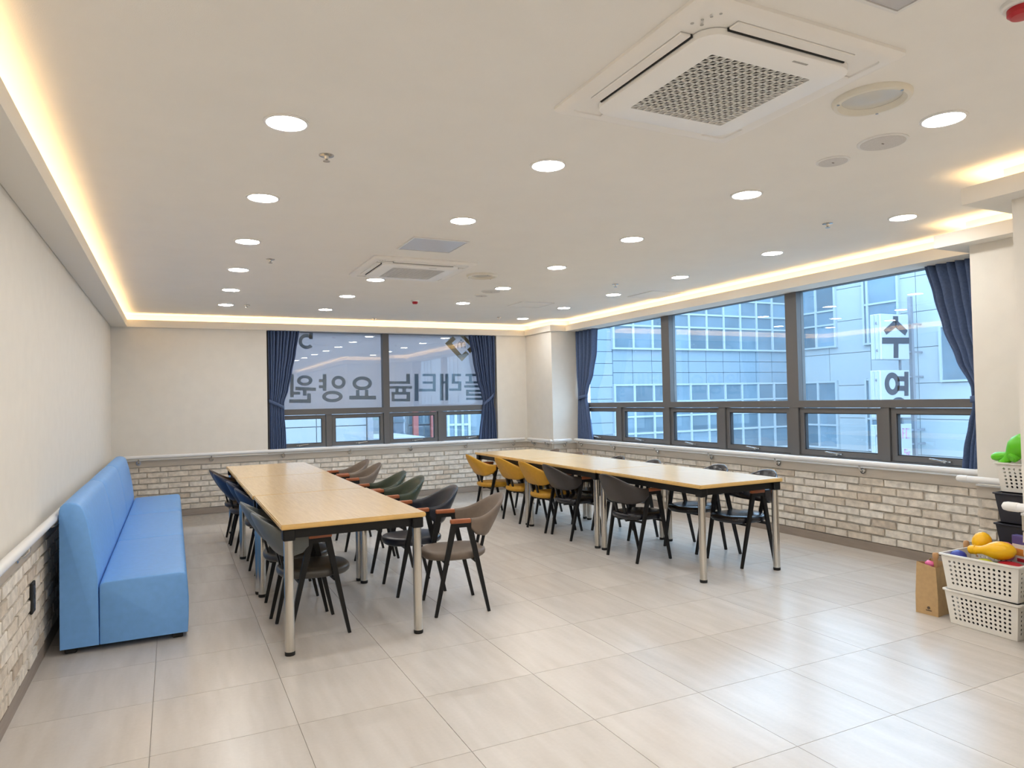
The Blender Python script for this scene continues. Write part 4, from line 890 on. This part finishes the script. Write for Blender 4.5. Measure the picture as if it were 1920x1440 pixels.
nwin('a', [XA0+k*CW for k in range(11)], [ZU0, 3.585, 4.0, 4.5, ZU1]); nwin('a', [XA0+k*CW for k in range(11)], [ZL0, .31, .82, 1.26, ZL1])
nwin('a', [7.24, 7.45, 7.65, 7.84], [.25, .785, 1.35])
nwin('b', [15.6, 16.33, 17.03], [2.91, 3.63, 4.09, 4.98]); nwin('b', [15.62, 16.33, 16.9], [-.36, .37, 1.0, 1.775])
nwin('b', [13.42, 14.42, 14.56], [2.9, 4.1, 4.98]); nwin('b', [13.45, 14.4, 14.56], [-.36, .6, 1.8]); nwin('b', [11.0, 12.2], [1.68, 3.2])
for y in (7.2, 3.0, -1.2, -6.0, -11.0, -18.0, -24.0, -30.0, -36.0, -42.0): nwin('b', [y, y+.8, y+1.6], [2.9, 4.0, 4.98]); nwin('b', [y, y+.8, y+1.6], [-.36, .7, 1.78])
bs = thing('blade_sign', 'white projecting blade sign boxes with dark lettering on the neighbouring building', 'sign', (18.0, 12.6, -1.0))
def sbx(name, m, x0, x1, y0, y1, z0, z1, parent): return MB().rbox(x0-18, x1-18, y0-12.6, y1-12.6, z0+1, z1+1, .015, 1).build(name, m, parent)
for x0, x1, z0, z1, nm in ((18.03, 19.21, 2.295, 3.545, 'su'), (17.96, 19.19, .69, 2.0, 'yeong'), (17.92, 19.2, -.95, .515, '')):
    bx_ = sbx('sign_box', 'signwhite', x0, x1, 12.61, 12.93, z0, z1, bs)
    sbx('edge_trim', 'facframe', x0-.012, x0-.002, 12.66, 12.7, z0+.02, z1-.02, bx_); sbx('edge_trim', 'facframe', x0-.012, x0-.002, 12.78, 12.83, z0+.02, z1-.02, bx_)
    for q in (.2, .8): sbx('hinge', 'pole', x0-.02, x0-.003, 12.70, 12.76, z0+(z1-z0)*q-.03, z0+(z1-z0)*q+.03, bx_)
T_ = Matrix.Translation((-18, -12.6, 1))
for nm, sh in BLADE: strokes(sh, 12.598, 12.609).xf(T_).build('letter', 'signink', bs)
for nm, sh in BLADE2: strokes(sh, 12.598, 12.609).xf(T_).build('letter', 'signpink', bs)
MB().box(19.5-18, 19.6-18, .13, .23, -.5, 5.1).build('pole', 'pole', bs)
for z in (2.5, 3.3, .9, 1.8, -.1, .3): MB().box(19.15-18, 20.03-18, .16, .2, z+1, z+1.05).build('arm', 'pole', bs)
for z in (2.295, .69): MB().box(19.0-18, 19.05-18, .15, .2, z+1-.32, z+1.02).build('link_post', 'pole', bs)
cb = thing('panel_building', 'pale windowless panelled building outside the left half of the back window', 'building', (0, 16, -15))
MB().box(-9, 4.73, .04, 9, 0, 20.7).build('wall', 'facjoint', cb)
PMC = MB().box(.01, 1.13, 0, .06, .01, 1.19).mesh('facade_panel', 'cpanel')
for i in range(12):
    for j in range(6): put('facade_panel', PMC, cb, (4.73-(i+1)*1.14, 0, 13.5+j*1.2))
MB().box(4.74, 4.86, -.1, .1, 0, 19).build('downpipe', 'pole', cb); MB().box(4.73, 6.3, .5, 3, 0, 15.55).build('annexe', 'cpanel', cb)
rbd = thing('red_framed_building', 'building with red framed bay windows seen through the back window', 'building', (9.5, 26, -15))
MB().box(-3.5, 4, .06, 8, 0, 22).build('wall', 'signwhite', rbd)
for x in (-.36, .36): MB().box(x-.1, x+.1, -.15, .06, 0, 22).build('red_pillar', 'redfac', rbd)
for i, (a, b) in enumerate(((-.62, -.47), (-.25, -.01), (.01, .25), (.47, .7))):
    for j in range(4):
        p = MB().box(a, b, -.02, .05, 14.3+j*.62, 14.85+j*.62).build('window', 'facframe', rbd)
        MB().box(a+.02, b-.02, -.03, -.015, 14.33+j*.62, 14.82+j*.62).build('pane', 'facglass', p)
MB().box(-1.0, 1.6, -2.2, -2.0, 13.6, 15.02).build('parapet', 'signwhite', rbd)
tw = thing('glass_tower', 'narrow blue-grey glass tower beside the red framed building', 'building', (7.95, 24.4, -15))
loft(MB(), [[(x*.28, y*.28, 0) for x, y in rrect(1, 1, .5)], [(x*.24, y*.24, 18) for x, y in rrect(1, 1, .5)]]).build('shaft', 'tower', tw, smooth=True)
for j in range(8): loft(MB(), [[(x*.27, y*.27, z) for x, y in rrect(1, 1, .5)] for z in (14.2+j*.5, 14.3+j*.5)]).build('floor_band', 'facade', tw)
